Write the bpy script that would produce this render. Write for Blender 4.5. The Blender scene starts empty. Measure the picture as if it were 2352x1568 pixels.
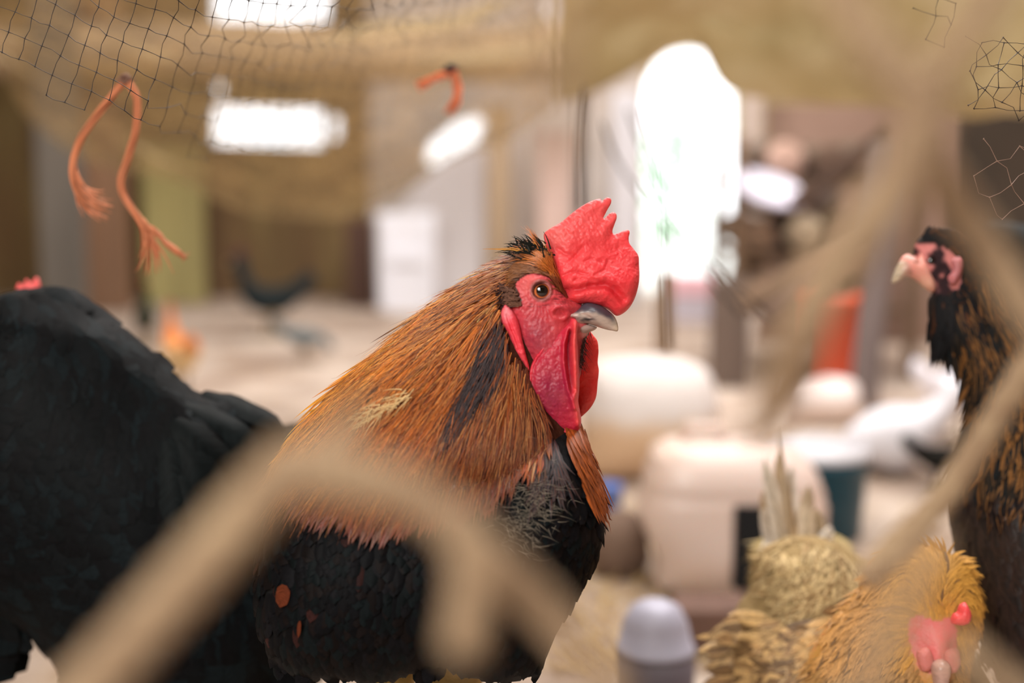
import bpy, bmesh, math, random
import numpy as np
from mathutils import Vector, Matrix, noise
from mathutils.geometry import delaunay_2d_cdt
from mathutils.bvhtree import BVHTree

random.seed(7); rng = np.random.default_rng(7)
sc = bpy.context.scene
COL = sc.collection

# ------------------------------------------------------------------ camera, world, light, exposure
W, H = 2352, 1568
LENS = 50.0
F = LENS/36.0*W
PITCH = math.atan((784-310)/F)
CAMZ = 0.60
cd = bpy.data.cameras.new('camera'); cam = bpy.data.objects.new('camera', cd); COL.objects.link(cam)
cam.location = (0, 0, CAMZ); cam.rotation_euler = (math.pi/2-PITCH, 0, 0)
cd.lens = LENS; cd.sensor_width = 36; cd.clip_start = 0.02; cd.clip_end = 100
cd.dof.use_dof = True; cd.dof.focus_distance = 0.80; cd.dof.aperture_fstop = 3.0
cd.dof.aperture_blades = 0
sc.camera = cam

wd = bpy.data.worlds.new('sky'); sc.world = wd; wd.use_nodes = True
bg = wd.node_tree.nodes['Background']
bg.inputs[0].default_value = (0.95, 0.97, 1.0, 1); bg.inputs[1].default_value = 3.0

def area(name, loc, target, size, power, col=(1, 1, 1), sy=None):
    l = bpy.data.lights.new(name, 'AREA'); l.size = size; l.energy = power; l.color = col
    if sy: l.shape = 'RECTANGLE'; l.size_y = sy
    o = bpy.data.objects.new(name, l); COL.objects.link(o); o.location = loc
    o.rotation_euler = (Vector(target)-Vector(loc)).to_track_quat('-Z', 'Y').to_euler()
    return o
area('front_opening_daylight', (-0.95, -1.2, 1.75), (0.1, 1.0, 0.4), 0.9, 40, (1, 0.95, 0.88))
area('background_fill', (0.4, 3.0, 2.25), (0.4, 3.0, 0), 2.4, 104, (1, 0.95, 0.92))  # added lamp to brighten the background; the ceiling has no skylight
area('near_fill', (0.5, 1.2, 2.2), (0.1, 1.0, 0.4), 0.9, 20, (1, 0.97, 0.93))  # added overhead fill on the birds, under a closed ceiling

sc.view_settings.view_transform = 'Standard'; sc.view_settings.look = 'None'
sc.view_settings.exposure = 0.35; sc.view_settings.gamma = 1.0
sc.view_settings.use_curve_mapping = False

# ------------------------------------------------------------------ frames and helpers
CR = Vector((1, 0, 0)); CU = Vector((0, math.sin(PITCH), math.cos(PITCH)))
CF = Vector((0, math.cos(PITCH), -math.sin(PITCH))); CO = Vector((0, 0, CAMZ))
def P(px, py, d):
    return CO + CF*d + CR*((px-W/2)/F*d) + CU*(-(py-H/2)/F*d)
def G(px, py, z=0.0):
    r = CF + CR*((px-W/2)/F) + CU*(-(py-H/2)/F)
    return CO + r*((z-CAMZ)/r.z)
def depth_of(p): return (Vector(p)-CO).dot(CF)

class Frame:
    """a plane standing in the place: 2D units to world, n is the out-of-plane offset in metres"""
    def __init__(s, o, ex, ey, en, cx=0, cy=0): s.o, s.ex, s.ey, s.en, s.cx, s.cy = o, ex, ey, en, cx, cy
    def __call__(s, x, y, n=0.0): return s.o + s.ex*(x-s.cx) + s.ey*(y-s.cy) + s.en*n
def face_frame(d, cx=W/2, cy=H/2, yaw=0):
    k = d/F; en = -CF; ex = CR; ey = -CU
    if yaw:
        q = Matrix.Rotation(yaw, 3, 'Z'); ex = q @ ex; en = q @ en; ey = q @ ey
    return Frame(P(cx, cy, d), ex*k, ey*k, en, cx, cy)
def side_frame(loc, heading):
    ex = Vector((math.cos(heading), math.sin(heading), 0))
    return Frame(Vector(loc), ex, Vector((0, 0, 1)), Vector((math.sin(heading), -math.cos(heading), 0)))

def lin(c):
    if len(c) == 4: c = c[:3]
    return tuple(((v/255)/12.92 if v/255 <= 0.04045 else ((v/255+0.055)/1.055)**2.4) for v in c)
def mixc(a, b, t):
    t = max(0, min(1, t)); return tuple(a[i]*(1-t)+b[i]*t for i in range(3))
def jit(c, a):
    k = 1+random.uniform(-a, a); return tuple(max(0, v*k) for v in c)

class MB:
    def __init__(s): s.v = []; s.f = []; s.c = []; s.u = []; s.m = []
    def vert(s, p, c=(0.5, 0.5, 0.5), u=(0.5, 0, 0)):
        s.v.append(tuple(p)); s.c.append(tuple(c[:3])); s.u.append(tuple(u)); return len(s.v)-1
    def face(s, idx, m=0): s.f.append(tuple(idx)); s.m.append(m)
    def add(s, o, m=None):
        k = len(s.v); s.v += o.v; s.c += o.c; s.u += o.u
        s.f += [tuple(i+k for i in f) for f in o.f]; s.m += (o.m if m is None else [m]*len(o.f))
        return s
    def tube(s, pts, rad, seg=6, c=(0.5,)*3, m=0, cap=True):
        pts = [Vector(p) for p in pts]; n = len(pts)
        if not hasattr(rad, '__len__'): rad = [rad]*n
        up = None; rings = []
        for i in range(n):
            t = (pts[min(i+1, n-1)]-pts[max(i-1, 0)])
            t = t.normalized() if t.length > 1e-9 else Vector((0, 0, 1))
            if up is None: up = t.orthogonal().normalized()
            up = (up-t*up.dot(t)); up = up.normalized() if up.length > 1e-6 else t.orthogonal().normalized()
            b = t.cross(up)
            cc = c[i] if isinstance(c[0], (tuple, list)) else c
            rings.append([s.vert(pts[i]+(up*math.cos(a)+b*math.sin(a))*rad[i], cc, (k/seg, i/n, 0)) for k, a in
                          ((k, 2*math.pi*k/seg) for k in range(seg))])
        for i in range(n-1):
            for k in range(seg):
                s.face((rings[i][k], rings[i][(k+1) % seg], rings[i+1][(k+1) % seg], rings[i+1][k]), m)
        if cap: s.face(rings[0][::-1], m); s.face(rings[-1], m)
        return s
    def lathe(s, o, prof, seg=32, c=(0.5,)*3, m=0, axis=None, sx=1, sy=1):
        """prof: (radius, height) list; axis: 3x3 matrix"""
        o = Vector(o); rings = []
        for j, (r, h) in enumerate(prof):
            cc = c[j] if isinstance(c[0], (tuple, list)) else c
            ring = []
            for k in range(seg):
                a = 2*math.pi*k/seg; q = Vector((r*math.cos(a)*sx, r*math.sin(a)*sy, h))
                if axis is not None: q = axis @ q
                ring.append(s.vert(o+q, cc, (k/seg, j/len(prof), 0)))
            rings.append(ring)
        for j in range(len(prof)-1):
            for k in range(seg):
                s.face((rings[j][k], rings[j][(k+1) % seg], rings[j+1][(k+1) % seg], rings[j+1][k]), m)
        s.face(rings[0][::-1], m); s.face(rings[-1], m)
        return s
    def box(s, ctr, size, rot=None, c=(0.5,)*3, m=0, bev=0.0):
        bm = bmesh.new(); bmesh.ops.create_cube(bm, size=1)
        for v in bm.verts: v.co = Vector((v.co.x*size[0], v.co.y*size[1], v.co.z*size[2]))
        if bev: bmesh.ops.bevel(bm, geom=list(bm.edges), offset=bev, segments=2, affect='EDGES', profile=0.6)
        k = len(s.v)
        for v in bm.verts:
            q = v.co.copy()
            if rot is not None: q = rot @ q
            s.vert(Vector(ctr)+q, c)
        bm.verts.index_update()
        for f in bm.faces: s.face([k+v.index for v in f.verts], m)
        bm.free(); return s
    def build(s, name, mats, parent=None, origin=None, smooth=True):
        if not isinstance(mats, (list, tuple)): mats = [mats]
        L = Vector(origin) if origin is not None else (Vector(parent.location) if parent else Vector((0, 0, 0)))
        if parent is not None and parent.parent is not None:
            L = Vector(parent.parent.location)+Vector(parent.location)
        me = bpy.data.meshes.new(name)
        v = np.array(s.v, dtype=float)-np.array(L)
        me.from_pydata(v.tolist(), [], s.f)
        a = me.attributes.new('Col', 'FLOAT_COLOR', 'POINT')
        cc = np.ones((len(s.v), 4), dtype=np.float32); cc[:, :3] = np.array(s.c); a.data.foreach_set('color', cc.ravel())
        b = me.attributes.new('fuv', 'FLOAT_VECTOR', 'POINT'); b.data.foreach_set('vector', np.array(s.u, dtype=np.float32).ravel())
        for mt in mats: me.materials.append(mt)
        me.polygons.foreach_set('material_index', s.m)
        me.polygons.foreach_set('use_smooth', [smooth]*len(s.f))
        me.update()
        o = bpy.data.objects.new(name, me); COL.objects.link(o)
        if parent is not None: o.parent = parent
        else: o.location = L
        return o
def tag(o, label=None, cat=None, group=None, kind=None):
    if label: o['label'] = label
    if cat: o['category'] = cat
    if group: o['group'] = group
    if kind: o['kind'] = kind
    return o
def empty(name, loc, label, cat, group=None):
    o = bpy.data.objects.new(name, None); COL.objects.link(o); o.location = loc; o.empty_display_size = 0.05
    return tag(o, label, cat, group)

def spline(pts, n=8, closed=True):
    pts = [tuple(p) for p in pts]; N = len(pts); out = []
    rngN = N if closed else N-1
    for i in range(rngN):
        g = (lambda k: pts[k % N]) if closed else (lambda k: pts[max(0, min(N-1, k))])
        p0, p1, p2, p3 = g(i-1), g(i), g(i+1), g(i+2)
        for j in range(n):
            t = j/n
            out.append(tuple(0.5*((2*b)+(-a+c)*t+(2*a-5*b+4*c-d)*t*t+(-a+3*b-3*c+d)*t**3) for a, b, c, d in zip(p0, p1, p2, p3)))
    if not closed: out.append(pts[-1])
    return out
def resample(pts, step, closed=True):
    p = np.array(pts, dtype=float)
    if closed: p = np.vstack([p, p[:1]])
    seg = np.linalg.norm(np.diff(p, axis=0), axis=1); s = np.concatenate([[0], np.cumsum(seg)])
    n = max(8 if closed else 2, int(round(s[-1]/step)))
    t = np.linspace(0, s[-1], n+1)
    out = np.stack([np.interp(t, s, p[:, k]) for k in range(p.shape[1])], 1)
    return out[:-1] if closed else out
def inside(poly, q):
    x, y = q[:, 0], q[:, 1]; r = np.zeros(len(q), bool); n = len(poly)
    for i in range(n):
        x1, y1 = poly[i]; x2, y2 = poly[(i+1) % n]
        c = ((y1 > y) != (y2 > y))
        with np.errstate(divide='ignore', invalid='ignore'):
            r ^= c & (x < (x2-x1)*(y-y1)/(y2-y1+1e-30)+x1)
    return r
def inpoly(poly, x, y): return bool(inside(np.array(poly), np.array([[x, y]]))[0])
def dist_edge(poly, q):
    d = np.full(len(q), 1e9); n = len(poly)
    for i in range(n):
        a = poly[i]; b = poly[(i+1) % n]; ab = b-a; L = ab@ab+1e-20
        t = np.clip(((q-a)@ab)/L, 0, 1); d = np.minimum(d, np.linalg.norm(q-(a+t[:, None]*ab), axis=1))
    return d
def puff(fr, outline, T, R, g, Tb=None, bump=None, wc=None, col=(0.5,)*3, smooth=12, spl=True, m=0, flat=0.0):
    """a rounded solid from a side outline: T half thickness (m, number or function of x,y), R edge radius in outline units,
    g mesh step, bump extra front relief (m), wc centre-plane offset (m)"""
    ol = spline(outline, 8) if spl else outline
    ol = resample(ol, g)
    lo, hi = ol.min(0), ol.max(0)
    xs = np.arange(lo[0], hi[0], g); ys = np.arange(lo[1], hi[1], g*0.87)
    q = np.array([(x+(g/2 if j % 2 else 0), y) for j, y in enumerate(ys) for x in xs])
    q = q[inside(ol, q)]; d = dist_edge(ol, q); q = q[d > g*0.45]
    allp = np.vstack([ol, q]); nb = len(ol)
    vs, es, fs, ov, _, _ = delaunay_2d_cdt([Vector(p) for p in allp], [(i, (i+1) % nb) for i in range(nb)], [], 1, 1e-6)
    pts = np.array([tuple(v) for v in vs]); d = dist_edge(ol, pts)
    onb = d < 1e-4*max(1e-9, g) + 1e-7
    u = 1-(1-np.minimum(d/R, 1))**2; u = u*(1-flat)+flat*(d > 0)
    E = np.array([tuple(e) for e in es])
    deg = np.zeros(len(pts)); np.add.at(deg, E[:, 0], 1); np.add.at(deg, E[:, 1], 1); deg = np.maximum(deg, 1)
    for _ in range(smooth):
        a = np.zeros(len(pts)); np.add.at(a, E[:, 0], u[E[:, 1]]); np.add.at(a, E[:, 1], u[E[:, 0]])
        u = np.where(onb, u, a/deg)
    h = np.sqrt(np.maximum(u, 0)); h[onb] = 0
    mb = MB(); fi = []; bi = []
    for k, (x, y) in enumerate(pts):
        t = T(x, y) if callable(T) else T
        w = wc(x, y) if wc else 0
        b = bump(x, y)*min(1, h[k]*2) if bump else 0
        c = col(x, y) if callable(col) else col
        i = mb.vert(fr(x, y, w+h[k]*t+b), c, (x, y, 1)); fi.append(i)
        if onb[k]: bi.append(i)
        else:
            tb = (Tb(x, y) if callable(Tb) else Tb) if Tb is not None else t
            bi.append(mb.vert(fr(x, y, w-h[k]*tb-(b if Tb is None else 0)), c, (x, y, 1)))
    # orientation
    for f in fs:
        f = list(f)
        a, b, c = (Vector(mb.v[fi[i]]) for i in f[:3])
        if (b-a).cross(c-a).dot(fr.en) < 0: f = f[::-1]
        mb.face([fi[i] for i in f], m); mb.face([bi[i] for i in f][::-1], m)
    return mb
def bvh(mb): return BVHTree.FromPolygons([Vector(v) for v in mb.v], mb.f)

# ------------------------------------------------------------------ materials
def mat(name, base=None, rough=0.6, attr=False, noise_c=None, nscale=8, nmix=0.5, bump=0.0, bscale=60, metal=0, sss=0, sssr=(1, .3, .2),
        spec=0.5, feather=False, stretch=None, coat=0, trans=0, sheen=0, bdist=0.002, sss_scale=0.004, lat=0.0, streak=None):
    m = bpy.data.materials.new(name); m.use_nodes = True; nt = m.node_tree; N = nt.nodes; L = nt.links
    p = N['Principled BSDF']; p.inputs['Roughness'].default_value = rough; p.inputs['Metallic'].default_value = metal
    p.inputs['Specular IOR Level'].default_value = spec
    p.inputs['Coat Weight'].default_value = coat; p.inputs['Coat Roughness'].default_value = 0.15
    p.inputs['Transmission Weight'].default_value = trans
    if sheen: p.inputs['Sheen Weight'].default_value = sheen
    if sss:
        p.inputs['Subsurface Weight'].default_value = sss; p.inputs['Subsurface Radius'].default_value = sssr
        p.inputs['Subsurface Scale'].default_value = sss_scale
    if attr:
        a = N.new('ShaderNodeAttribute'); a.attribute_name = 'Col'; src = a.outputs['Color']
    else:
        a = N.new('ShaderNodeRGB'); a.outputs[0].default_value = (*lin(base), 1); src = a.outputs[0]
    tc = N.new('ShaderNodeTexCoord'); co = tc.outputs['Object']
    if stretch:
        mp = N.new('ShaderNodeMapping'); mp.inputs['Scale'].default_value = stretch; L.new(co, mp.inputs[0]); co = mp.outputs[0]
    if noise_c is not None:
        cols = noise_c if isinstance(noise_c[0], (tuple, list)) else [noise_c]
        for i, c in enumerate(cols):
            n = N.new('ShaderNodeTexNoise'); n.inputs['Scale'].default_value = nscale*(1+0.7*i); n.inputs['Detail'].default_value = 5
            L.new(co, n.inputs['Vector'])
            r = N.new('ShaderNodeMapRange'); r.inputs[1].default_value = 0.42; r.inputs[2].default_value = 0.62
            r.inputs[3].default_value = 0; r.inputs[4].default_value = nmix
            L.new(n.outputs[0], r.inputs[0])
            mx = N.new('ShaderNodeMix'); mx.data_type = 'RGBA'
            L.new(r.outputs[0], mx.inputs[0]); L.new(src, mx.inputs[6]); mx.inputs[7].default_value = (*lin(c), 1); src = mx.outputs[2]
    hsrc = None
    if feather:
        fa = N.new('ShaderNodeAttribute'); fa.attribute_name = 'fuv'
        sp = N.new('ShaderNodeSeparateXYZ'); L.new(fa.outputs['Vector'], sp.inputs[0])
        s1 = N.new('ShaderNodeMath'); s1.operation = 'SUBTRACT'; L.new(sp.outputs[0], s1.inputs[0]); s1.inputs[1].default_value = 0.5
        s2 = N.new('ShaderNodeMath'); s2.operation = 'ABSOLUTE'; L.new(s1.outputs[0], s2.inputs[0])
        # barbs leave the shaft at a slant: coordinate = along - k*across
        s3 = N.new('ShaderNodeMath'); s3.operation = 'MULTIPLY_ADD'; L.new(s2.outputs[0], s3.inputs[0]); s3.inputs[1].default_value = -0.35; L.new(sp.outputs[1], s3.inputs[2])
        cb = N.new('ShaderNodeCombineXYZ'); L.new(s3.outputs[0], cb.inputs[0]); L.new(sp.outputs[2], cb.inputs[1]); L.new(s1.outputs[0], cb.inputs[2])
        mp2 = N.new('ShaderNodeMapping'); mp2.inputs['Scale'].default_value = feather; L.new(cb.outputs[0], mp2.inputs[0])
        n = N.new('ShaderNodeTexNoise'); n.inputs['Scale'].default_value = 1; n.inputs['Detail'].default_value = 2; L.new(mp2.outputs[0], n.inputs['Vector'])
        r = N.new('ShaderNodeMapRange'); r.inputs[1].default_value = 0.3; r.inputs[2].default_value = 0.7; r.inputs[3].default_value = 0.5; r.inputs[4].default_value = 1.4
        L.new(n.outputs[0], r.inputs[0])
        mx = N.new('ShaderNodeVectorMath'); mx.operation = 'SCALE'; L.new(src, mx.inputs[0]); L.new(r.outputs[0], mx.inputs['Scale']); src = mx.outputs[0]
        hsrc = n.outputs[0]
        if streak is not None:   # shaft streak colour
            r2 = N.new('ShaderNodeMapRange'); r2.inputs[1].default_value = 0.04; r2.inputs[2].default_value = 0.16; r2.inputs[3].default_value = 0.55; r2.inputs[4].default_value = 0
            L.new(s2.outputs[0], r2.inputs[0])
            mx = N.new('ShaderNodeMix'); mx.data_type = 'RGBA'; L.new(r2.outputs[0], mx.inputs[0]); L.new(src, mx.inputs[6]); mx.inputs[7].default_value = (*lin(streak), 1); src = mx.outputs[2]
    L.new(src, p.inputs['Base Color'])
    if bump:
        if hsrc is None:
            n = N.new('ShaderNodeTexNoise'); n.inputs['Scale'].default_value = bscale; n.inputs['Detail'].default_value = 6; L.new(co, n.inputs['Vector']); hsrc = n.outputs[0]
        b = N.new('ShaderNodeBump'); b.inputs['Strength'].default_value = bump; b.inputs['Distance'].default_value = bdist
        L.new(hsrc, b.inputs['Height']); L.new(b.outputs[0], p.inputs['Normal'])
    return m
def skin_mat(name, rough=0.38, scale=260):
    """wet, pebbled bird skin coloured by attribute"""
    m = mat(name, attr=True, rough=rough, sss=0.5, spec=0.4, sss_scale=0.003, noise_c=(235, 120, 120), nscale=90, nmix=0.12)
    nt = m.node_tree; N = nt.nodes; L = nt.links; p = N['Principled BSDF']
    tc = N.new('ShaderNodeTexCoord')
    v = N.new('ShaderNodeTexVoronoi'); v.inputs['Scale'].default_value = scale*2.2; L.new(tc.outputs['Object'], v.inputs['Vector'])
    n = N.new('ShaderNodeTexNoise'); n.inputs['Scale'].default_value = scale; n.inputs['Detail'].default_value = 5; L.new(tc.outputs['Object'], n.inputs['Vector'])
    ad = N.new('ShaderNodeMath'); ad.operation = 'ADD'; L.new(v.outputs['Distance'], ad.inputs[0]); L.new(n.outputs[0], ad.inputs[1])
    b = N.new('ShaderNodeBump'); b.inputs['Strength'].default_value = 0.4; b.inputs['Distance'].default_value = 0.0006
    L.new(ad.outputs[0], b.inputs['Height']); L.new(b.outputs[0], p.inputs['Normal'])
    return m
M = {}
M['skin'] = skin_mat('red_bird_skin', 0.46)
M['softskin'] = skin_mat('pink_bird_skin', 0.5)
M['beak'] = mat('horn', attr=True, rough=0.32, noise_c=(60, 55, 60), nscale=130, nmix=0.25, bump=0.25, bscale=400, stretch=(1, 1, 2.5), bdist=0.0006)
M['hackle'] = mat('hackle_feather', attr=True, rough=0.42, feather=(26, 40, 5), bump=0.35, bdist=0.0005, spec=0.5, streak=(96, 42, 14))
M['plume'] = mat('body_feather', attr=True, rough=0.5, feather=(40, 40, 3), bump=0.3, bdist=0.0005, spec=0.4)
M['black_plume'] = mat('black_feather', attr=True, rough=0.55, feather=(40, 40, 3), bump=0.2, bdist=0.0004, spec=0.06)
M['fluff'] = mat('downy_feather', attr=True, rough=0.8, spec=0.2)
M['under'] = mat('under_feather', attr=True, rough=0.8, spec=0.2, bump=0.6, bscale=180, bdist=0.004)
M['leg'] = mat('scaly_leg', base=(150, 130, 80), rough=0.5, bump=0.5, bscale=300)

def eye_mat(name, iris, pupil, skin, r0, r1):
    m = bpy.data.materials.new(name); m.use_nodes = True; nt = m.node_tree; N = nt.nodes; L = nt.links
    p = N['Principled BSDF']; p.inputs['Roughness'].default_value = 0.05; p.inputs['Coat Weight'].default_value = 1; p.inputs['Coat Roughness'].default_value = 0.02
    a = N.new('ShaderNodeAttribute'); a.attribute_name = 'fuv'; s = N.new('ShaderNodeSeparateXYZ'); L.new(a.outputs['Vector'], s.inputs[0])
    r = N.new('ShaderNodeValToRGB'); L.new(s.outputs[0], r.inputs[0]); e = r.color_ramp.elements
    e[0].position = 0; e[0].color = (0.002, 0.002, 0.002, 1); e[1].position = r0; e[1].color = (0.003, 0.002, 0.002, 1)
    for pos, c in ((r0+0.03, tuple(v*0.5 for v in iris)), ((r0+r1)/2, iris), (r1-0.02, tuple(v*0.8 for v in iris)), (r1+0.04, (25, 12, 10)), (1.0, skin)):
        k = e.new(pos); k.color = (*lin(c), 1)
    L.new(r.outputs[0], p.inputs['Base Color']); return m
def eyeball(c, axis, r, name, mt, parent):
    mb = MB(); ax = Vector(axis).normalized(); q = Vector((0, 0, 1)).rotation_difference(ax).to_matrix()
    prof = []; n = 24
    for j in range(n+1):
        a = math.pi*j/n; prof.append((r*math.sin(a)+1e-6, r*math.cos(a)))
    prof = prof[::-1]
    mb.lathe(c, prof, 32, axis=q)
    k = 0
    for j, (rr, h) in enumerate(prof):
        ang = math.acos(max(-1, min(1, h/r)))/(math.pi/2)
        for _ in range(32): mb.u[k] = (min(1, ang), 0, 0); k += 1
    return mb.build(name, mt, parent)

# ------------------------------------------------------------------ feathers
def flow_from(guides, k=2.5):
    pts = []
    for g in guides:
        s = spline(g, 6, closed=False)
        for a, b in zip(s[:-1], s[1:]):
            d = math.hypot(b[0]-a[0], b[1]-a[1])+1e-9
            pts.append(((a[0]+b[0])/2, (a[1]+b[1])/2, (b[0]-a[0])/d, (b[1]-a[1])/d))
    A = np.array(pts)
    def fl(x, y):
        w = 1/((A[:, 0]-x)**2+(A[:, 1]-y)**2+60)**k
        dx, dy = (A[:, 2]*w).sum(), (A[:, 3]*w).sum(); n = math.hypot(dx, dy)+1e-12
        return dx/n, dy/n
    return fl
LANCE = lambda v: (min(1, v*5+0.25))*(1-v**2.2)**0.9
ROUND = lambda v: (min(1, v*3+0.35))*(1-max(0, (v-0.45)/0.55)**2.6)**0.6
def feather(mb, fr, bv, x, y, fl, L, wd, col, shape=LANCE, lift=(0.0004, 0.0022), n=9, dang=0.0, curl=0.0, tipc=None, edgec=None, across=2, cup=0.12, sag=0.0, mat_i=0, wobble=0.0):
    pts = []; nrm = []; dirn = []
    step = L/n; base_n = None; cx, cy = x, y; last = None
    unit = fr.ex.length
    for i in range(n+1):
        o = fr(cx, cy, 0.6); hit = bv.ray_cast(o, -fr.en)
        if hit[0] is not None:
            nn = hit[1].normalized()
            if nn.dot(fr.en) < 0: nn = -nn
            w = (hit[0]-fr(cx, cy, 0)).dot(fr.en)
            if last is not None and abs(w-last[0]) > step*unit*2.5:
                w = last[0]-step*unit*0.5; nn = last[1]
            nn = (nn+fr.en*0.25).normalized()
        elif last is not None: w = last[0]-step*unit*0.35*(i/n); nn = last[1]
        else: return False
        last = (w, nn)
        t = i/n
        p = fr(cx, cy, w)+nn*(lift[0]+(lift[1]-lift[0])*t)
        pts.append(p); nrm.append(nn)
        dx, dy = fl(cx, cy)
        a = dang+curl*t+wobble*math.sin(t*5+x)
        dx, dy = dx*math.cos(a)-dy*math.sin(a), dx*math.sin(a)+dy*math.cos(a)
        cx += dx*step; cy += dy*step+sag*step*t
    seed = random.random()*50
    rows = []
    for i in range(n+1):
        t = i/n; tg = (pts[min(i+1, n)]-pts[max(i-1, 0)]).normalized()
        s = tg.cross(nrm[i]).normalized(); wdt = max(0.02, shape(t))*wd*0.5*unit
        row = []
        for k in range(-across, across+1):
            q = k/across
            c = col if tipc is None else mixc(col, tipc, (t-0.35)/0.5)
            if edgec is not None and abs(q) > 0.7: c = edgec
            row.append(mb.vert(pts[i]+s*q*wdt-nrm[i]*(abs(q)**1.6)*wdt*cup, c, (0.5+0.5*q, t, seed)))
        rows.append(row)
    for i in range(n):
        for k in range(2*across):
            mb.face((rows[i][k], rows[i][k+1], rows[i+1][k+1], rows[i+1][k]), mat_i)
    return True
def strand(mb, fr, bv, x, y, fl, L, wpx, col, lift=(0.001, 0.004), n=5, dang=0, sag=0, mat_i=0, curl=0):
    feather(mb, fr, bv, x, y, fl, L, wpx, col, shape=lambda v: 1-v*0.85, lift=lift, n=n, dang=dang, across=1, cup=0.0, sag=sag, mat_i=mat_i, curl=curl)
def scatter(poly, n):
    p = np.array(poly, float); lo, hi = p.min(0), p.max(0); out = []
    while len(out) < n:
        q = rng.uniform(lo, hi, (n*2, 2)); q = q[inside(p, q)]; out += q.tolist()
    return out[:n]
def fn(x, y, s=0.02, z=0): return noise.noise(Vector((x*s, y*s, z)))
def sstep(a, b, x):
    t = max(0, min(1, (x-a)/(b-a))); return t*t*(3-2*t)
def leg(parent, mb, hip, foot, yaw=0, r=0.006):
    hip = Vector(hip); foot = Vector(foot); knee = (hip+foot)/2+Vector((0.0, 0.0, 0.01))
    mb.tube([hip, hip.lerp(knee, .5), knee, foot+Vector((0, 0, .012)), foot+Vector((0, 0, .005))], [r*2.4, r*1.6, r, r, r*0.9], 8)
    for a in (-0.5, 0, 0.5, math.pi):
        d = Vector((math.cos(yaw+a), math.sin(yaw+a), 0)); L = 0.05 if a != math.pi else 0.025
        mb.tube([foot+Vector((0, 0, .006)), foot+d*L*.6+Vector((0, 0, .007)), foot+d*L+Vector((0, 0, .002))], [r*.8, r*.65, r*.2], 6)

exec_parts = []
# ------------------------------------------------------------------ the rooster
def C1(l): return [(1050+x/2.614, 420+y/2.614) for x, y in l]
def c1(x, y): return (1050+x/2.614, 420+y/2.614)
FR = face_frame(0.80)
Uu = 0.80/F
def gx(cx, cy, sx, sy, x, y): return math.exp(-((x-cx)/sx)**2-((y-cy)/sy)**2)
def seg_d(x, y, a, b):
    ax, ay = a; bx, by = b; L = (bx-ax)**2+(by-ay)**2
    t = max(0, min(1, ((x-ax)*(bx-ax)+(y-ay)*(by-ay))/L)); return math.hypot(x-ax-t*(bx-ax), y-ay-t*(by-ay))
def line_d(x, y, pts): return min(seg_d(x, y, pts[i], pts[i+1]) for i in range(len(pts)-1))

root_p = P(1020, 1300, 0.86)
rooster = empty('rooster', (root_p.x, root_p.y, 0), 'rooster with a red comb and orange hackle feathers, head in sharp focus', 'rooster')

# torso, neck and head: one body mesh
torso_ol = [(1120, 1040), (1000, 1020), (820, 1020), (700, 1050), (630, 1130), (600, 1230), (590, 1340), (600, 1450), (640, 1520), (690, 1545), (780, 1552), (880, 1560), (940, 1546), (1010, 1520), (1060, 1550), (1150, 1562), (1235, 1548),
            (1255, 1510), (1285, 1440), (1325, 1370), (1362, 1300), (1388, 1230), (1380, 1150), (1362, 1070), (1340, 1000), (1310, 960), (1220, 980)]
torso = puff(FR, torso_ol, 0.062, 230, 11, Tb=0.20, col=lin((12, 13, 15)), smooth=60)
neck_ol = [(1250, 600), (1200, 592), (1140, 612), (1080, 645), (1010, 695), (940, 750), (880, 805), (820, 860), (760, 930), (696, 990), (645, 1060), (625, 1120), (700, 1170), (850, 1190), (1000, 1190), (1150, 1160),
           (1260, 1150), (1340, 1110), (1352, 1050), (1335, 970), (1300, 930), (1290, 850), (1300, 760), (1290, 650)]
def neckT(x, y):
    s = ((1250-x)*0.75+(y-640)*0.66)/560
    return 0.020+0.036*sstep(0.05, 0.9, s)
neck = puff(FR, neck_ol, neckT, 190, 9, Tb=lambda x, y: neckT(x, y)*0.95, col=lin((60, 28, 14)), smooth=50)

head_ol = C1([(540, 425), (575, 510), (610, 580), (650, 660), (690, 692), (730, 712), (752, 745), (762, 800), (785, 850), (795, 888), (775, 930), (758, 1010), (745, 1090), (735, 1160), (700, 1230), (620, 1240), (520, 1200), (440, 1140),
              (390, 1060), (330, 960), (290, 880), (262, 800), (255, 700), (270, 600), (320, 510), (420, 440), (480, 415)])
EY = c1(500, 655)
def headbump(x, y):
    r = math.hypot(x-EY[0], (y-EY[1])*1.05)
    b = 0.0009*math.exp(-((r-23)/3.2)**2)+0.0005*math.exp(-((r-31)/3.0)**2) - 0.0028*(1-sstep(15, 22, r))
    b -= 0.0004*math.exp(-((r-27)/2.0)**2)
    # cheek folds fanning from the eye to the beak
    ex, ey = c1(640, 760)
    ang = math.atan2(y-EY[1], x-EY[0])
    if r < 110: b += 0.0002*math.sin(ang*34+fn(x, y, 0.03)*5)*sstep(26, 40, r)*(1-sstep(70, 110, r))
    # nostril fold and mouth-corner ring
    rr = math.hypot((x-c1(610, 785)[0])/1.2, y-c1(610, 785)[1])
    b += 0.0012*math.exp(-((rr-15)/4.5)**2)-0.0008*math.exp(-(rr/6)**2)
    b += 0.0011*math.exp(-(line_d(x, y, [c1(560, 770), c1(600, 750), c1(660, 748), c1(720, 740)])/5)**2)
    b += 0.00045*fn(x, y, 0.09, 3)+0.0003*fn(x, y, 0.22, 5)
    b += 0.0016*gx(*c1(470, 930), 32, 45, x, y)
    b += 0.003*gx(*c1(480, 590), 40, 12, x, y)     # brow
    return b
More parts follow.
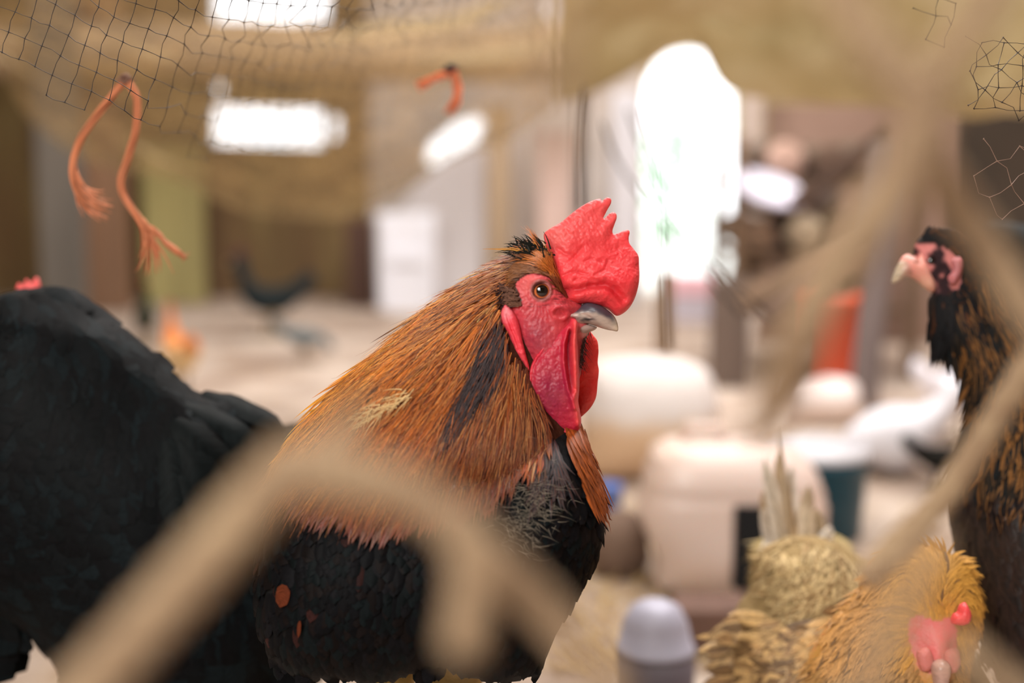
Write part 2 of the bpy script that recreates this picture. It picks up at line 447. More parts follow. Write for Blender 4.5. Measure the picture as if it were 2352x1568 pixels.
FACE = spline(C1([(352, 620), (375, 590), (430, 560), (490, 545), (550, 560), (600, 610), (640, 665), (700, 688), (760, 705), (810, 740), (800, 830), (800, 880), (760, 930), (735, 1000), (735, 1150), (700, 1230), (560, 1230), (430, 1130), (380, 1050),
                      (330, 950), (300, 880), (280, 800), (330, 750), (385, 740), (375, 680)]), 6)
def headcol(x, y):
    if not inpoly(FACE, x, y): return lin((78, 40, 24))
    red = (206, 66, 76); c = red
    c = mixc(c, (228, 112, 112), gx(*c1(440, 620), 40, 30, x, y)*0.9)      # paler round the eye
    c = mixc(c, (150, 42, 66), gx(*c1(470, 930), 42, 55, x, y)*0.85)        # wine-dark cheek
    c = mixc(c, (196, 44, 58), gx(*c1(600, 785), 30, 16, x, y)*0.8)
    c = mixc(c, (216, 160, 150), gx(*c1(770, 900), 18, 22, x, y)*0.9)       # pale throat skin
    r = math.hypot(x-EY[0], y-EY[1])
    if r < 27: c = mixc((150, 96, 92), c, sstep(23, 27, r))
    if r < 21: c = mixc((60, 30, 28), c, sstep(17, 21, r))
    # dark wrinkle flecks between eye and nostril
    f = gx(*c1(620, 700), 48, 20, x, y)*max(0, noise.noise(Vector((x*0.06, y*0.35, 1)))*2.2)
    f += gx(*c1(480, 735), 45, 8, x, y)*max(0, noise.noise(Vector((x*0.08, y*0.4, 4)))*1.6)
    c = mixc(c, (110, 30, 38), f)
    c = mixc(c, (236, 100, 104), max(0, fn(x, y, 0.12, 9))*0.5)
    return lin(c)
def headT(x, y): return 0.0172-0.0085*sstep(1270, 1335, x)
headm = puff(FR, head_ol, headT, 66, 3.2, bump=headbump, wc=lambda x, y: 0.010*sstep(1330, 1200, x) if False else 0.006, col=headcol, smooth=25, m=1)
body = MB().add(torso).add(neck).add(headm)
lg = MB()
b0 = P(1040, 1500, 0.90); b1 = P(900, 1500, 0.94)
leg(None, lg, b0, (b0.x+0.02, b0.y, 0), 0.1, 0.008); leg(None, lg, b1, (b1.x-0.02, b1.y+0.03, 0), 0.1, 0.008)
lg.c = [lin((170, 140, 80))]*len(lg.v)
body.add(lg, 0)
body.build('body', [M['under'], M['skin']], rooster)
BV = bvh(MB().add(torso).add(neck)); BVA = bvh(MB().add(torso).add(neck).add(headm)); BVH = bvh(headm)
def surf(bv, x, y, dn=0.0):
    h = bv.ray_cast(FR(x, y, 0.6), -FR.en)
    return (h[0]+FR.en*dn) if h[0] is not None else FR(x, y, 0)

# comb
comb_ol = C1([(520, 310), (560, 275), (620, 242), (680, 193), (730, 155), (790, 120), (850, 100), (868, 113), (884, 98), (905, 91), (922, 103), (920, 128), (902, 160), (886, 190), (874, 216), (890, 209), (910, 190), (934, 178), (953, 190), (955, 215), (943, 250), (930, 288), (936, 308), (968, 302), (1000, 287), (1026, 284), (1034, 300), (1028, 332), (1033, 365), (1060, 400), (1086, 440), (1090, 500), (1092, 560), (1086, 620), (1066, 690), (1036, 745), (1000, 780),
                  (962, 798), (938, 790), (908, 765), (868, 746), (820, 735), (760, 730), (700, 725), (655, 700), (630, 640), (600, 570), (575, 510), (545, 440), (528, 370)])
def combbump(x, y):
    X, Y = (x-1050)*2.614, (y-420)*2.614
    b = 0.0018*fn(x, y, 0.018, 1)+0.0009*fn(x, y, 0.045, 2)+0.0003*fn(x, y, 0.13, 3)+0.00012*fn(x, y, 0.35, 3)
    d = line_d(X, Y, [(660, 650), (720, 645), (800, 622), (880, 618), (930, 640), (985, 700)])
    b -= 0.0030*math.exp(-(d/24)**2); b += 0.0012*math.exp(-((d-48)/34)**2)
    d = line_d(X, Y, [(870, 742), (900, 700), (930, 720), (960, 770)]); b -= 0.001*math.exp(-(d/16)**2)
    for l in ([(680, 470), (720, 430), (745, 400)], [(600, 400), (640, 430), (700, 440)], [(820, 560), (880, 530), (900, 470)], [(640, 560), (700, 540), (780, 560)], [(760, 480), (800, 460), (860, 480)], [(700, 590), (760, 580), (840, 590)]):
        b -= 0.0013*math.exp(-(line_d(X, Y, l)/11)**2)
    if X > 900 and 400 < Y < 560: b += 0.0006*fn(x, y, 0.25, 7)
    # fine ribs that climb to the points
    b += 0.0002*math.sin((X*0.75-Y*0.5)*0.22+fn(x, y, .05)*5)*sstep(480, 250, Y)
    return b
def combcol(x, y):
    X, Y = (x-1050)*2.614, (y-420)*2.614
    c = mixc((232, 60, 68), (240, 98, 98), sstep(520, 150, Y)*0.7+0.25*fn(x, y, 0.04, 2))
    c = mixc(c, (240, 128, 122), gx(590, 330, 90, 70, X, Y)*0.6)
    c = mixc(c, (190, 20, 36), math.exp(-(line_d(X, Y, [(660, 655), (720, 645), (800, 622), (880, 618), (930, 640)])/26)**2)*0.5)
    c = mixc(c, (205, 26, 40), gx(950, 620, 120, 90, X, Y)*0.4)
    return lin(c)
def combT(x, y):
    X, Y = (x-1050)*2.614, (y-420)*2.614
    return 0.0040+0.0062*sstep(380, 640, Y)
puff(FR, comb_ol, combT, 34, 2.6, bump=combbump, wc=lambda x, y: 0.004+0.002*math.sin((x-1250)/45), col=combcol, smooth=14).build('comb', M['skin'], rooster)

# wattles
nw_ol = C1([(590, 905), (545, 945), (500, 990), (468, 1035), (442, 1090), (428, 1150), (430, 1230), (448, 1300), (490, 1370), (540, 1440), (590, 1482), (640, 1500), (682, 1500), (716, 1482), (736, 1450), (737, 1405), (727, 1350), (718, 1300), (722, 1240), (724, 1170), (718, 1080),
            (716, 1000), (710, 920), (714, 850), (700, 822), (675, 822), (650, 860)])
def nwb(x, y):
    X, Y = (x-1050)*2.614, (y-420)*2.614
    g = line_d(X, Y, [(668, 900), (655, 1000), (662, 1100), (672, 1180), (690, 1230)])
    b = -0.0042*math.exp(-(g/17)**2)
    d = line_d(X, Y, [(700, 840), (690, 960), (697, 1080), (697, 1200), (690, 1290), (710, 1380), (715, 1440)]); b += 0.0042*math.exp(-(d/17)**2)
    d = line_d(X, Y, [(655, 880), (632, 960), (628, 1060), (640, 1150), (655, 1230), (690, 1340)]); b += 0.0034*math.exp(-(d/11)**2)
    # rolled rim on the broad lobe
    d = line_d(X, Y, [(545, 945), (470, 1040), (442, 1090), (432, 1150), (434, 1230), (450, 1300), (492, 1366), (545, 1435), (600, 1480), (680, 1490)]); b += 0.0016*math.exp(-(d/9)**2)-0.0005*math.exp(-((d-20)/10)**2)
    return b+0.0005*fn(x, y, 0.07, 1)+0.00035*fn(x, y, 0.18, 2)+0.0002*fn(x, y, 0.4, 4)
def nwc(x, y):
    X, Y = (x-1050)*2.614, (y-420)*2.614
    c = mixc((192, 34, 62), (140, 26, 66), gx(560, 1250, 110, 160, X, Y)*0.85)
    d = line_d(X, Y, [(545, 945), (470, 1040), (442, 1090), (432, 1150), (434, 1230), (450, 1300), (492, 1366), (545, 1435), (600, 1480), (690, 1490)]); c = mixc(c, (222, 44, 66), math.exp(-(d/14)**2)*0.8)
    d = line_d(X, Y, [(700, 840), (690, 960), (697, 1080), (700, 1200), (705, 1300), (715, 1420)]); c = mixc(c, (238, 84, 82), math.exp(-(d/22)**2)*0.9)
    c = mixc(c, (216, 96, 112), max(0, fn(x, y, 0.1, 8))*0.5*gx(560, 1080, 100, 100, X, Y))
    return lin(c)
puff(FR, nw_ol, 0.0042, 26, 2.6, bump=nwb, wc=lambda x, y: 0.0205-0.008*sstep(880, 1000, y), col=nwc, smooth=14).build('wattle', M['skin'], rooster)
fw_ol = C1([(795, 885), (826, 915), (850, 950), (857, 1010), (852, 1080), (859, 1130), (852, 1200), (842, 1290), (812, 1350), (772, 1393), (738, 1412), (715, 1350), (700, 1220), (710, 1120), (735, 1020), (760, 930)])
puff(FR, fw_ol, 0.0034, 20, 3.0, bump=lambda x, y: 0.0005*fn(x, y, 0.06, 1)+0.0003*fn(x, y, 0.2, 2), wc=lambda x, y: -0.012, col=lambda x, y: lin(mixc((226, 52, 50), (238, 80, 72), fn(x, y, .03)+.3)), smooth=12).build('wattle', M['skin'], rooster)
# ear lobe
el_ol = C1([(283, 738), (306, 742), (336, 775), (362, 820), (378, 880), (392, 950), (412, 1030), (430, 1100), (428, 1122), (408, 1100), (370, 1040), (332, 970), (302, 900), (272, 850), (260, 800)])
def elb(x, y):
    X, Y = (x-1050)*2.614, (y-420)*2.614
    return -0.0022*math.exp(-(line_d(X, Y, [(300, 800), (330, 880), (352, 930), (372, 1000)])/8)**2)+0.0004*fn(x, y, 0.15, 1)
puff(FR, el_ol, 0.0055, 14, 2.6, bump=elb, wc=lambda x, y: 0.0215, col=lambda x, y: lin(mixc((232, 66, 82), (244, 150, 160), gx(*c1(300, 790), 12, 18, x, y))), smooth=8).build('ear_lobe', M['skin'], rooster)
# beak
bk = C1([(582, 806), (600, 796), (650, 790), (690, 782), (730, 752), (752, 728), (790, 720), (850, 735), (900, 765), (937, 800), (957, 845), (959, 888), (930, 888), (880, 878), (830, 862), (780, 847), (735, 850), (712, 838), (690, 812), (640, 818), (592, 826)])
def bkb(x, y):
    X, Y = (x-1050)*2.614, (y-420)*2.614
    return -0.0011*math.exp(-(line_d(X, Y, [(735, 795), (765, 800), (790, 812)])/9)**2)+0.0005*math.exp(-(line_d(X, Y, [(740, 770), (820, 780), (900, 825)])/12)**2)+0.0001*fn(x, y, .3)
def bkc(x, y):
    X, Y = (x-1050)*2.614, (y-420)*2.614
    top = 770+((X-760)/190)**2*75
    c = (196, 176, 164)
    c = mixc((74, 76, 88), c, sstep(-14, 22, Y-top+10*fn(x, y, .1)))
    c = mixc(c, (40, 36, 40), gx(765, 822, 42, 12, X, Y)*1.4*max(0, 0.6+noise.noise(Vector((X*.03, Y*.08, 0)))))
    c = mixc(c, (226, 208, 182), sstep(905, 960, X)*0.8)
    c = mixc(c, (224, 172, 164), sstep(720, 640, X)*0.9)
    return lin(c)
def bkT(x, y): return 0.0030+0.0062*sstep(962, 800, (x-1050)*2.614)*sstep(600, 720, (x-1050)*2.614)
beak = puff(FR, bk, bkT, 24, 2.4, bump=bkb, wc=lambda x, y: 0.0075+0.0115*sstep(760, 610, (x-1050)*2.614), col=bkc, smooth=10)
lb = C1([(712, 845), (735, 850), (780, 848), (820, 860), (836, 868), (820, 884), (790, 896), (750, 915), (716, 905)])
lbm = puff(FR, lb, 0.0070, 16, 2.6, wc=lambda x, y: 0.0065, col=lambda x, y: lin((188, 160, 150)), smooth=6)
bko = beak.build('beak', M['beak'], rooster)
lbm.build('lower_mandible', M['beak'], bko)
# eye
ehit = surf(BVH, *EY)
n_eye = Vector((0.10, 0, 0.0))-CF
M['eye'] = eye_mat('rooster_eye', (232, 126, 70), None, (60, 25, 20), 0.30, 0.51)
e_r = 0.0064
eyeball(ehit-CF*-1*0.0 + CF*(e_r-0.0022), n_eye, e_r, 'eye', M['eye'], rooster)
rim = MB()
ec = ehit-CF*0.0005
rim.tube([ec+(CR*math.cos(a)*20.8+CU*math.sin(a)*19.6)*Uu-CF*(0.0006+0.0010*abs(math.sin(a*0.5+0.8))) for a in [2*math.pi*i/40 for i in range(41)]], 0.00075, 8, c=lin((168, 98, 96)))
rim.build('eyelid', M['skin'], rooster)

# --- hackle plumage
GUIDES = [[(1235, 585), (1130, 606), (1000, 690), (850, 822), (700, 970), (618, 1110)],
          [(1225, 615), (1100, 690), (960, 800), (830, 920), (700, 1080), (640, 1190)],
          [(1185, 655), (1080, 745), (975, 865), (875, 985), (785, 1105), (735, 1195)],
          [(1165, 690), (1110, 785), (1030, 905), (955, 1015), (890, 1120), (845, 1225)],
          [(1160, 730), (1120, 835), (1062, 950), (1010, 1060), (970, 1150), (935, 1215)],
          [(1175, 770), (1150, 865), (1115, 970), (1080, 1080), (1045, 1190)],
          [(1195, 840), (1190, 935), (1172, 1030), (1145, 1130), (1125, 1200)],
          [(1220, 910), (1235, 980), (1230, 1060), (1205, 1140)],
          [(1290, 950), (1312, 1040), (1342, 1120), (1375, 1215)],
          [(1325, 960), (1345, 1040), (1368, 1120), (1385, 1200)]]
FL = flow_from(GUIDES)
HACK = spline([(1232, 572), (1180, 585), (1120, 602), (1060, 632), (1000, 682), (930, 742), (860, 806), (790, 872), (730, 940), (660, 1000), (622, 1060), (640, 1110), (780, 1110), (900, 1110), (1020, 1100), (1120, 1090), (1200, 1030), (1240, 960), (1225, 900),
               (1195, 850), (1165, 790), (1150, 720), (1160, 680), (1190, 645), (1220, 620)], 5)
BLACKP = [(1130, 735), (1172, 755), (1168, 800), (1150, 850), (1120, 890), (1095, 925), (1062, 960), (1030, 985), (1048, 930), (1078, 870), (1100, 820)]
DARK2 = [(940, 830), (1000, 800), (985, 830), (930, 870)]
def hack_col(x, y):
    # golden at the outside of the neck, chestnut toward the throat and the tips over the breast
    s = (x-700)/500; t = (y-600)/550
    u = (x-1000)*0.70+(y-900)*0.55      # distance across the neck, from the nape side to the throat
    gold = (236, 152, 46); orange = (208, 106, 28); chest = (132, 60, 28); deep = (92, 42, 26)
    c = mixc(gold, orange, sstep(-190, 20, u))
    c = mixc(c, chest, sstep(20, 180, u)*0.9)
    c = mixc(c, (138, 70, 26), sstep(760, 600, y)*sstep(1000, 1150, x)*0.8)
    c = mixc(c, deep, sstep(1060, 1190, y)*0.75)
    c = mixc(c, (176, 90, 30), gx(1160, 850, 45, 90, x, y)*0.9)
    return c
items = []
for x, y in scatter(HACK, 2100):
    items.append((y*0.6-x*0.5, x, y))
items.sort()
hk = MB(); BP = np.array(BLACKP)
for _, x, y in items:
    near = math.hypot(x-1215, y-640)
    L = 60+165*sstep(30, 260, near)+random.uniform(-15, 30)
    wd = 9+13*sstep(60, 320, near)+random.uniform(-2, 3)
    c = hack_col(x, y)
    blk = inpoly(BLACKP, x, y) or (inpoly(DARK2, x, y) and random.random() < .7)
    if blk: c = (34, 31, 36); L *= 0.6
    elif random.random() < 0.05: c = (70, 40, 28)
    elif random.random() < 0.06: c = (206, 160, 100)
    c = jit(lin(c), 0.28)
    tip = None
    if not blk: tip = tuple(v*random.uniform(0.8, 1.25) for v in c)
    ex, ey = FL(x, y); low = False
    ym = float(np.interp(x+ex*L, [600, 640, 700, 780, 850, 930, 1050, 1150, 1240], [1120, 1160, 1180, 1195, 1222, 1195, 1188, 1130, 1090]))-random.uniform(-8, 45)
    if y+ey*L > ym:
        if ym-y < 45: continue
        L = (ym-y)/max(0.2, ey)
    low = y+ey*L > 1110
    if low and tip is not None: tip = tuple(v*random.uniform(.7, 1.3) for v in lin((104, 48, 26)))
    lf = (0.0006, 0.0030+0.0018*random.random()) if not blk else (0.0012, 0.0034)
    feather(hk, FR, BV, x, y, FL, L, wd, c, lift=lf, n=8, dang=random.gauss(0, 0.06), tipc=tip, across=2, cup=0.25, curl=random.gauss(0, 0.10), wobble=0.03)
# throat-side strip that hangs over the breast on the right
for x, y in sorted(scatter([(1290, 940), (1335, 960), (1352, 1040), (1368, 1100), (1330, 1100), (1300, 1030)], 110), key=lambda p: p[1]):
    L = random.uniform(80, 130)
    feather(hk, FR, BV, x, y, FL, min(L, (1225-y)), random.uniform(13, 20), jit(lin((150, 74, 26)), .3), lift=(0.0012, 0.005), n=8, dang=random.gauss(0, .05), cup=.25)
# dark chestnut and black feathers between the hackle and the wattle
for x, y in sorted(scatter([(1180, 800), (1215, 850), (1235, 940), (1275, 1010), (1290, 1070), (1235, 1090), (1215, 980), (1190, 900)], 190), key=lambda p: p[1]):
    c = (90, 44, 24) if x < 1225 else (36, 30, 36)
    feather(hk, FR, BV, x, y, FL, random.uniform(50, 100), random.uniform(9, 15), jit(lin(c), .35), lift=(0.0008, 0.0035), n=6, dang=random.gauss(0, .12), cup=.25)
# fine loose barbs over the whole hackle
for x, y in sorted(scatter([(1140, 720), (1175, 750), (1150, 860), (1100, 930), (1030, 1000), (1040, 930), (1070, 850), (1105, 780)], 60), key=lambda p: p[1]):
    feather(hk, FR, BV, x, y, FL, random.uniform(50, 110), random.uniform(3, 7), jit(lin((150, 78, 34)), .3), lift=(0.0022, 0.005), n=7, dang=random.gauss(0, 0.13), cup=.2)
for x, y in scatter(HACK, 4200):
    c = hack_col(x, y); k = random.random()
    c = mixc(c, (236, 190, 120), 0.5 if k > .8 else 0.1) if k > .35 else mixc(c, (70, 32, 14), .7)
    if inpoly(BLACKP, x, y): c = (46, 42, 48)
    near = math.hypot(x-1215, y-640)
    strand(hk, FR, BV, x, y, FL, random.uniform(40, 130)*(0.4+0.6*sstep(20, 200, near)), random.uniform(1.4, 2.6), jit(lin(c), .3), lift=(0.0035, 0.0055), dang=random.gauss(0, .09), curl=random.gauss(0, .15))
# pale frayed feather half-way down the neck
for i in range(70):
    t = random.random(); x, y = 960-105*t+random.uniform(-8, 8), 905+62*t+random.uniform(-18, 10)
    strand(hk, FR, BV, x, y, lambda a, b: (-0.90, 0.43), random.uniform(20, 55), random.uniform(1.6, 3), jit(lin((226, 190, 130)), .2), lift=(0.0055, 0.0065), dang=random.gauss(0.0, .3), curl=-0.5)
hk.build('hackle', M['hackle'], rooster)

# short feathers of the crown, cheek rim and the black tuft
cr = MB()
CRG = flow_from([[(1312, 690), (1285, 640), (1262, 600), (1240, 570)], [(1290, 670), (1262, 630), (1235, 600), (1200, 592)], [(1255, 632), (1215, 622), (1180, 628), (1140, 650)], [(1190, 655), (1165, 665), (1140, 690), (1120, 730)]])
CROWN = [(1240, 560), (1258, 590), (1278, 630), (1305, 672), (1300, 690), (1280, 668), (1262, 645), (1240, 630), (1215, 630), (1190, 645), (1178, 665), (1150, 690), (1150, 650), (1180, 610), (1210, 585)]
for x, y in sorted(scatter(CROWN, 900), key=lambda p: -p[0]):
    k = sstep(1290, 1215, x)
    c = mixc((150, 74, 30), (104, 58, 30), k) if y < 640+(x-1200)*0.0 else (92, 52, 30)
    if x > 1270: c = (112, 52, 26)
    if y < 600 and x < 1245: c = (150, 84, 36)
    feather(cr, FR, BVA, x, y, CRG, random.uniform(22, 40), random.uniform(4, 7), jit(lin(c), .35), lift=(0.0003, 0.0016), n=5, dang=random.gauss(0, .18), across=1, tipc=lin(mixc(c, (190, 130, 70), .4)))
for x, y in scatter([(1245, 575), (1255, 600), (1285, 650), (1262, 640), (1225, 600)], 160):
    strand(cr, FR, BVA, x, y, CRG, random.uniform(30, 70), random.uniform(2, 4.5), jit(lin((206, 116, 44)), .25), lift=(0.001, 0.004), dang=random.gauss(0, .15))
cr.build('crown_feathers', M['hackle'], rooster)
tf = MB()
for i in range(420):
    x, y = random.gauss(1225, 17), random.gauss(583, 8)
    th = math.radians(random.uniform(100, 172)); L = random.uniform(22, 62) if th > math.radians(115) or i % 3 else random.uniform(40, 72)
    p0 = FR(x, y, random.gauss(0.006, 0.006)); dz = random.uniform(-0.5, 0.5)
    d = (CR*math.cos(th)+CU*math.sin(th)-CF*dz).normalized()
    side = d.cross(CF).normalized(); c = jit(lin((34, 34, 30)), .4); rows = []
    for j in range(4):
        t = j/3; p = p0+d*L*Uu*t-CU*(t*t*L*Uu*0.35); w = 2.0*Uu*(1-t*0.85)
        rows.append((tf.vert(p-side*w, c, (0, t, i)), tf.vert(p+side*w, c, (1, t, i))))
    for a, b in zip(rows[:-1], rows[1:]): tf.face((a[0], a[1], b[1], b[0]))
for (x0, y0, x1, y1, w) in [(1215, 583, 1110, 576, 3.4), (1222, 580, 1150, 574, 2.5), (1238, 575, 1222, 560, 3), (1258, 590, 1246, 558, 4), (1240, 600, 1205, 578, 4)]:
    rows = []
    for j in range(6):
        t = j/5; p = FR(x0+(x1-x0)*t, y0+(y1-y0)*t-3*math.sin(t*3), 0.014); rows.append((tf.vert(p-CU*w*Uu*(1-t*.9), lin((200, 140, 66)), (0, t, 0)), tf.vert(p+CU*w*Uu*(1-t*.9), lin((200, 140, 66)), (1, t, 0))))
    for a, b in zip(rows[:-1], rows[1:]): tf.face((a[0], a[1], b[1], b[0]))
tf.build('head_tuft', M['black_plume'], rooster)
# ear feathers: dark bristly patch behind the face
ef = MB(); EFL = flow_from([[c1(385, 660), c1(330, 670), c1(270, 660)], [c1(380, 730), c1(330, 720), c1(280, 720)]])
for x, y in scatter(C1([(262, 655), (300, 645), (350, 650), (382, 690), (386, 740), (350, 752), (300, 740), (275, 700)]), 260):
    c = mixc((120, 84, 68), (52, 38, 40), sstep(c1(350, 0)[0], c1(290, 0)[0], x)+random.uniform(-.3, .3))
    strand(ef, FR, BVA, x, y, EFL, random.uniform(12, 26), random.uniform(2.5, 5), jit(lin(c), .3), lift=(0.0018, 0.005), n=3, dang=random.gauss(0, .4))
ef.build('ear_bristles', M['black_plume'], rooster)
# bristles on the throat
ef = MB()
TH = flow_from([[c1(780, 900), c1(755, 1000), c1(735, 1120)]])
for x, y in scatter(C1([(740, 940), (792, 890), (790, 940), (765, 1040), (745, 1120), (725, 1100)]), 180):
    strand(ef, FR, BVA, x, y, TH, random.uniform(10, 26), random.uniform(1.2, 2.2), jit(lin((66, 40, 40)), .4), lift=(0.0006, 0.004), n=3, dang=random.gauss(0, .25))
ef.build('throat_bristles', M['black_plume'], rooster)

# breast and body feathers, near black
br = MB(); 
BFL = flow_from([[(1300, 1000), (1340, 1100), (1350, 1200), (1330, 1300), (1270, 1440)], [(1200, 1100), (1210, 1250), (1180, 1400), (1150, 1540)], [(1000, 1150), (980, 1300), (960, 1450), (940, 1560)],
                 [(760, 1130), (740, 1250), (720, 1400), (720, 1540)], [(640, 1130), (620, 1250), (620, 1400)]])
for x, y in sorted(scatter([(p[0]*0.985+15, p[1]*0.99+5) for p in torso_ol], 1500), key=lambda p: p[1]):
    if y < 1020 or y > 1505: continue
    c = random.choice([(15, 15, 18), (10, 11, 14), (12, 18, 20), (18, 14, 14)])
    if x < 860 and 1180 < y < 1420 and random.random() < .03: c = (50, 28, 26)
    feather(br, FR, BV, x, y, BFL, random.uniform(34, 60), random.uniform(22, 38), jit(lin(c), .3), shape=ROUND, lift=(0.0004, 0.0026), n=5, dang=random.gauss(0, .12), cup=.18)
for (x, y, L, wd) in [(692, 1308, 48, 38), (726, 1380, 34, 9)]:
    feather(br, FR, BV, x, y, BFL, L, wd, lin((92, 44, 26)), shape=ROUND, lift=(0.003, 0.0045), n=5, cup=.1)
# the pointed black edge of the breast
for i in range(40):
    x, y = random.uniform(1365, 1386), random.uniform(1130, 1215)
    feather(br, FR, BV, x, y, BFL, random.uniform(22, 42), random.uniform(6, 12), jit(lin((18, 18, 22)), .3), lift=(0.0004, 0.001), n=4, dang=random.gauss(-.12, .2))
br.build('breast_feathers', M['black_plume'], rooster)
dn = MB()
for cx, cy, n, sx, sy in ((1215, 1125, 230, 34, 36), (1192, 1185, 80, 20, 24)):
    for i in range(n):
        x, y = random.gauss(cx, sx), random.gauss(cy, sy); a = random.uniform(0, 6.28)
        strand(dn, FR, BV, x, y, lambda p, q, a=a: (math.cos(a), abs(math.sin(a))*.8-.2), random.uniform(14, 44), random.uniform(0.6, 1.1), jit(lin((128, 118, 104)), .25), lift=(0.002, 0.006), n=3, curl=random.gauss(0, .8))
dn.build('breast_down', M['fluff'], rooster)
# tail, swept away behind the body
tl = MB()
t0 = P(800, 1130, 1.08)
for i in range(26):
    a = -0.5+i*0.04; s = random.uniform(0.8, 1.1)
    pts = [t0+Vector((-0.01*math.sin(i), 0.0, 0.0)), t0+Vector((-0.05*math.cos(i), 0.07*s, 0.03)), t0+Vector((-0.06+0.05*math.sin(i*1.3), 0.14*s, 0.01)), t0+Vector((-0.07+0.07*math.sin(i*1.3), 0.20*s, -0.06))]
    c = spline([tuple(p) for p in pts], 4, closed=False); rows = []
    for j, p in enumerate(c):
        t = j/(len(c)-1); w = 0.014*ROUND(t)+0.001; rows.append((tl.vert(Vector(p)+Vector((w, 0, -w*.4)), lin((16, 24, 26)), (0, t, i)), tl.vert(Vector(p)+Vector((0, 0, 0.004)), lin((16, 24, 26)), (.5, t, i)), tl.vert(Vector(p)+Vector((-w, 0, -w*.4)), lin((16, 24, 26)), (1, t, i))))
    for a_, b_ in zip(rows[:-1], rows[1:]):
        tl.face((a_[0], a_[1], b_[1], b_[0])); tl.face((a_[1], a_[2], b_[2], b_[1]))
tl.build('tail', M['black_plume'], rooster)
# ------------------------------------------------------------------ black hen at the left
def bird(name, label, px, py, d, group=None):
    p = P(px, py, d); return empty(name, (p.x, p.y, 0), label, 'hen', group)
def cape(parent, name, fr, bv, poly, n, fl, L, wd, colf, mt, shape=ROUND, lift=(0.0004, 0.003), nn=5, dang=.12, cup=.18, edge=None, key=None, tip=None, across=2, ymax=9999, xmin=-9999):
    mb = MB()
    pts = [p for p in scatter(poly, n) if p[1] < ymax and p[0] > xmin]
    key = key or (lambda p: -(p[0]*fl(*p)[0]+p[1]*fl(*p)[1]) if False else p[1])
    for x, y in sorted(pts, key=key):
        c = jit(lin(colf(x, y)), .22)
        feather(mb, fr, bv, x, y, fl, random.uniform(*L), random.uniform(*wd), c, shape=shape, lift=lift, n=nn, dang=random.gauss(0, dang), cup=cup, edgec=jit(lin(edge(x, y)), .2) if edge else None, tipc=lin(tip(x, y)) if tip else None, across=across)
    return mb.build(name, mt, parent)
bh = bird('hen', 'black hen behind the rooster with a sliver of pink comb above its back', 250, 1200, 1.0)
F1 = face_frame(0.99)
h1 = [(-140, 800), (-110, 740), (-50, 700), (0, 676), (60, 664), (125, 656), (172, 668), (205, 698), (228, 730), (275, 746), (322, 782), (380, 838), (440, 892), (515, 918), (585, 948), (640, 988), (618, 1060), (600, 1130), (640, 1240), (668, 1330), (672, 1440), (664, 1530),
      (640, 1600), (560, 1660), (420, 1690), (260, 1680), (190, 1620), (160, 1560), (130, 1500), (90, 1452), (50, 1428), (30, 1450), (0, 1496), (-60, 1540), (-140, 1540), (-200, 1400), (-220, 1200), (-190, 960)]
t1 = puff(F1, h1, 0.075, 300, 13, Tb=0.09, col=lin((11, 14, 16)), smooth=50, bump=lambda x, y: 0.007*math.exp(-(line_d(x, y, [(40, 760), (240, 780), (420, 900), (500, 1010), (520, 1130)])/45)**2)-0.008*math.exp(-(line_d(x, y, [(480, 900), (545, 1010), (560, 1120)])/26)**2))
lg = MB(); a = P(330, 1600, 1.0); b = P(60, 1440, 1.04)
leg(None, lg, a, (a.x, a.y, 0), -2.5, .007); leg(None, lg, P(-60, 1480, 1.03), (P(-60, 1480, 1.03).x, P(-60, 1480, 1.03).y, 0), -2.5, .007); lg.c = [lin((90, 80, 60))]*len(lg.v)
# head, turned away beyond the back
F1b = face_frame(1.10)
hd = puff(F1b, [(20, 700), (40, 668), (75, 660), (105, 676), (120, 720), (130, 800), (-10, 800)], 0.016, 40, 8, col=lin((22, 24, 26)), smooth=10)
MB().add(t1).add(hd).add(lg).build('body', M['under'], bh)
puff(face_frame(1.09), [(38, 672), (42, 650), (54, 656), (60, 640), (70, 650), (84, 636), (92, 652), (90, 672), (66, 680)], 0.003, 14, 3, col=lin((232, 96, 96)), smooth=5).build('comb', M['skin'], bh)
B1 = bvh(t1)
FL1 = flow_from([[(120, 670), (230, 760), (380, 880), (520, 990), (620, 1080)], [(40, 700), (160, 860), (330, 1050), (500, 1200), (640, 1320)], [(-60, 780), (40, 1000), (150, 1200), (330, 1400), (520, 1560)], [(-120, 900), (-60, 1150), (0, 1350), (100, 1500), (220, 1640)], [(520, 925), (590, 960), (640, 1000)]])
cape(bh, 'back_feathers', F1, B1, [p for p in h1 if not (p[1] > 1400 and p[0] < 200)], 1500, FL1, (70, 110), (56, 84), lambda x, y: random.choice([(12, 15, 17), (9, 12, 14), (14, 21, 24), (11, 12, 14)]), M['black_plume'], key=lambda p: p[0]*.5+p[1], lift=(0.0003, 0.0014), cup=.08)
tl = MB()
for i, (x, y, ang, L) in enumerate([(470, 905, .35, 190), (450, 930, .5, 200), (440, 960, .68, 200), (455, 1000, .9, 190), (440, 1040, 1.1, 180), (430, 1000, 1.3, 200)]):
    feather(tl, F1, B1, x, y, lambda p, q, ang=ang: (math.cos(ang), math.sin(ang)), L, 80, jit(lin((14, 19, 20)), .2), shape=ROUND, lift=(0.003, 0.010-i*0.0006), n=8, curl=.3, cup=.3)
tl.build('tail', M['black_plume'], bh)

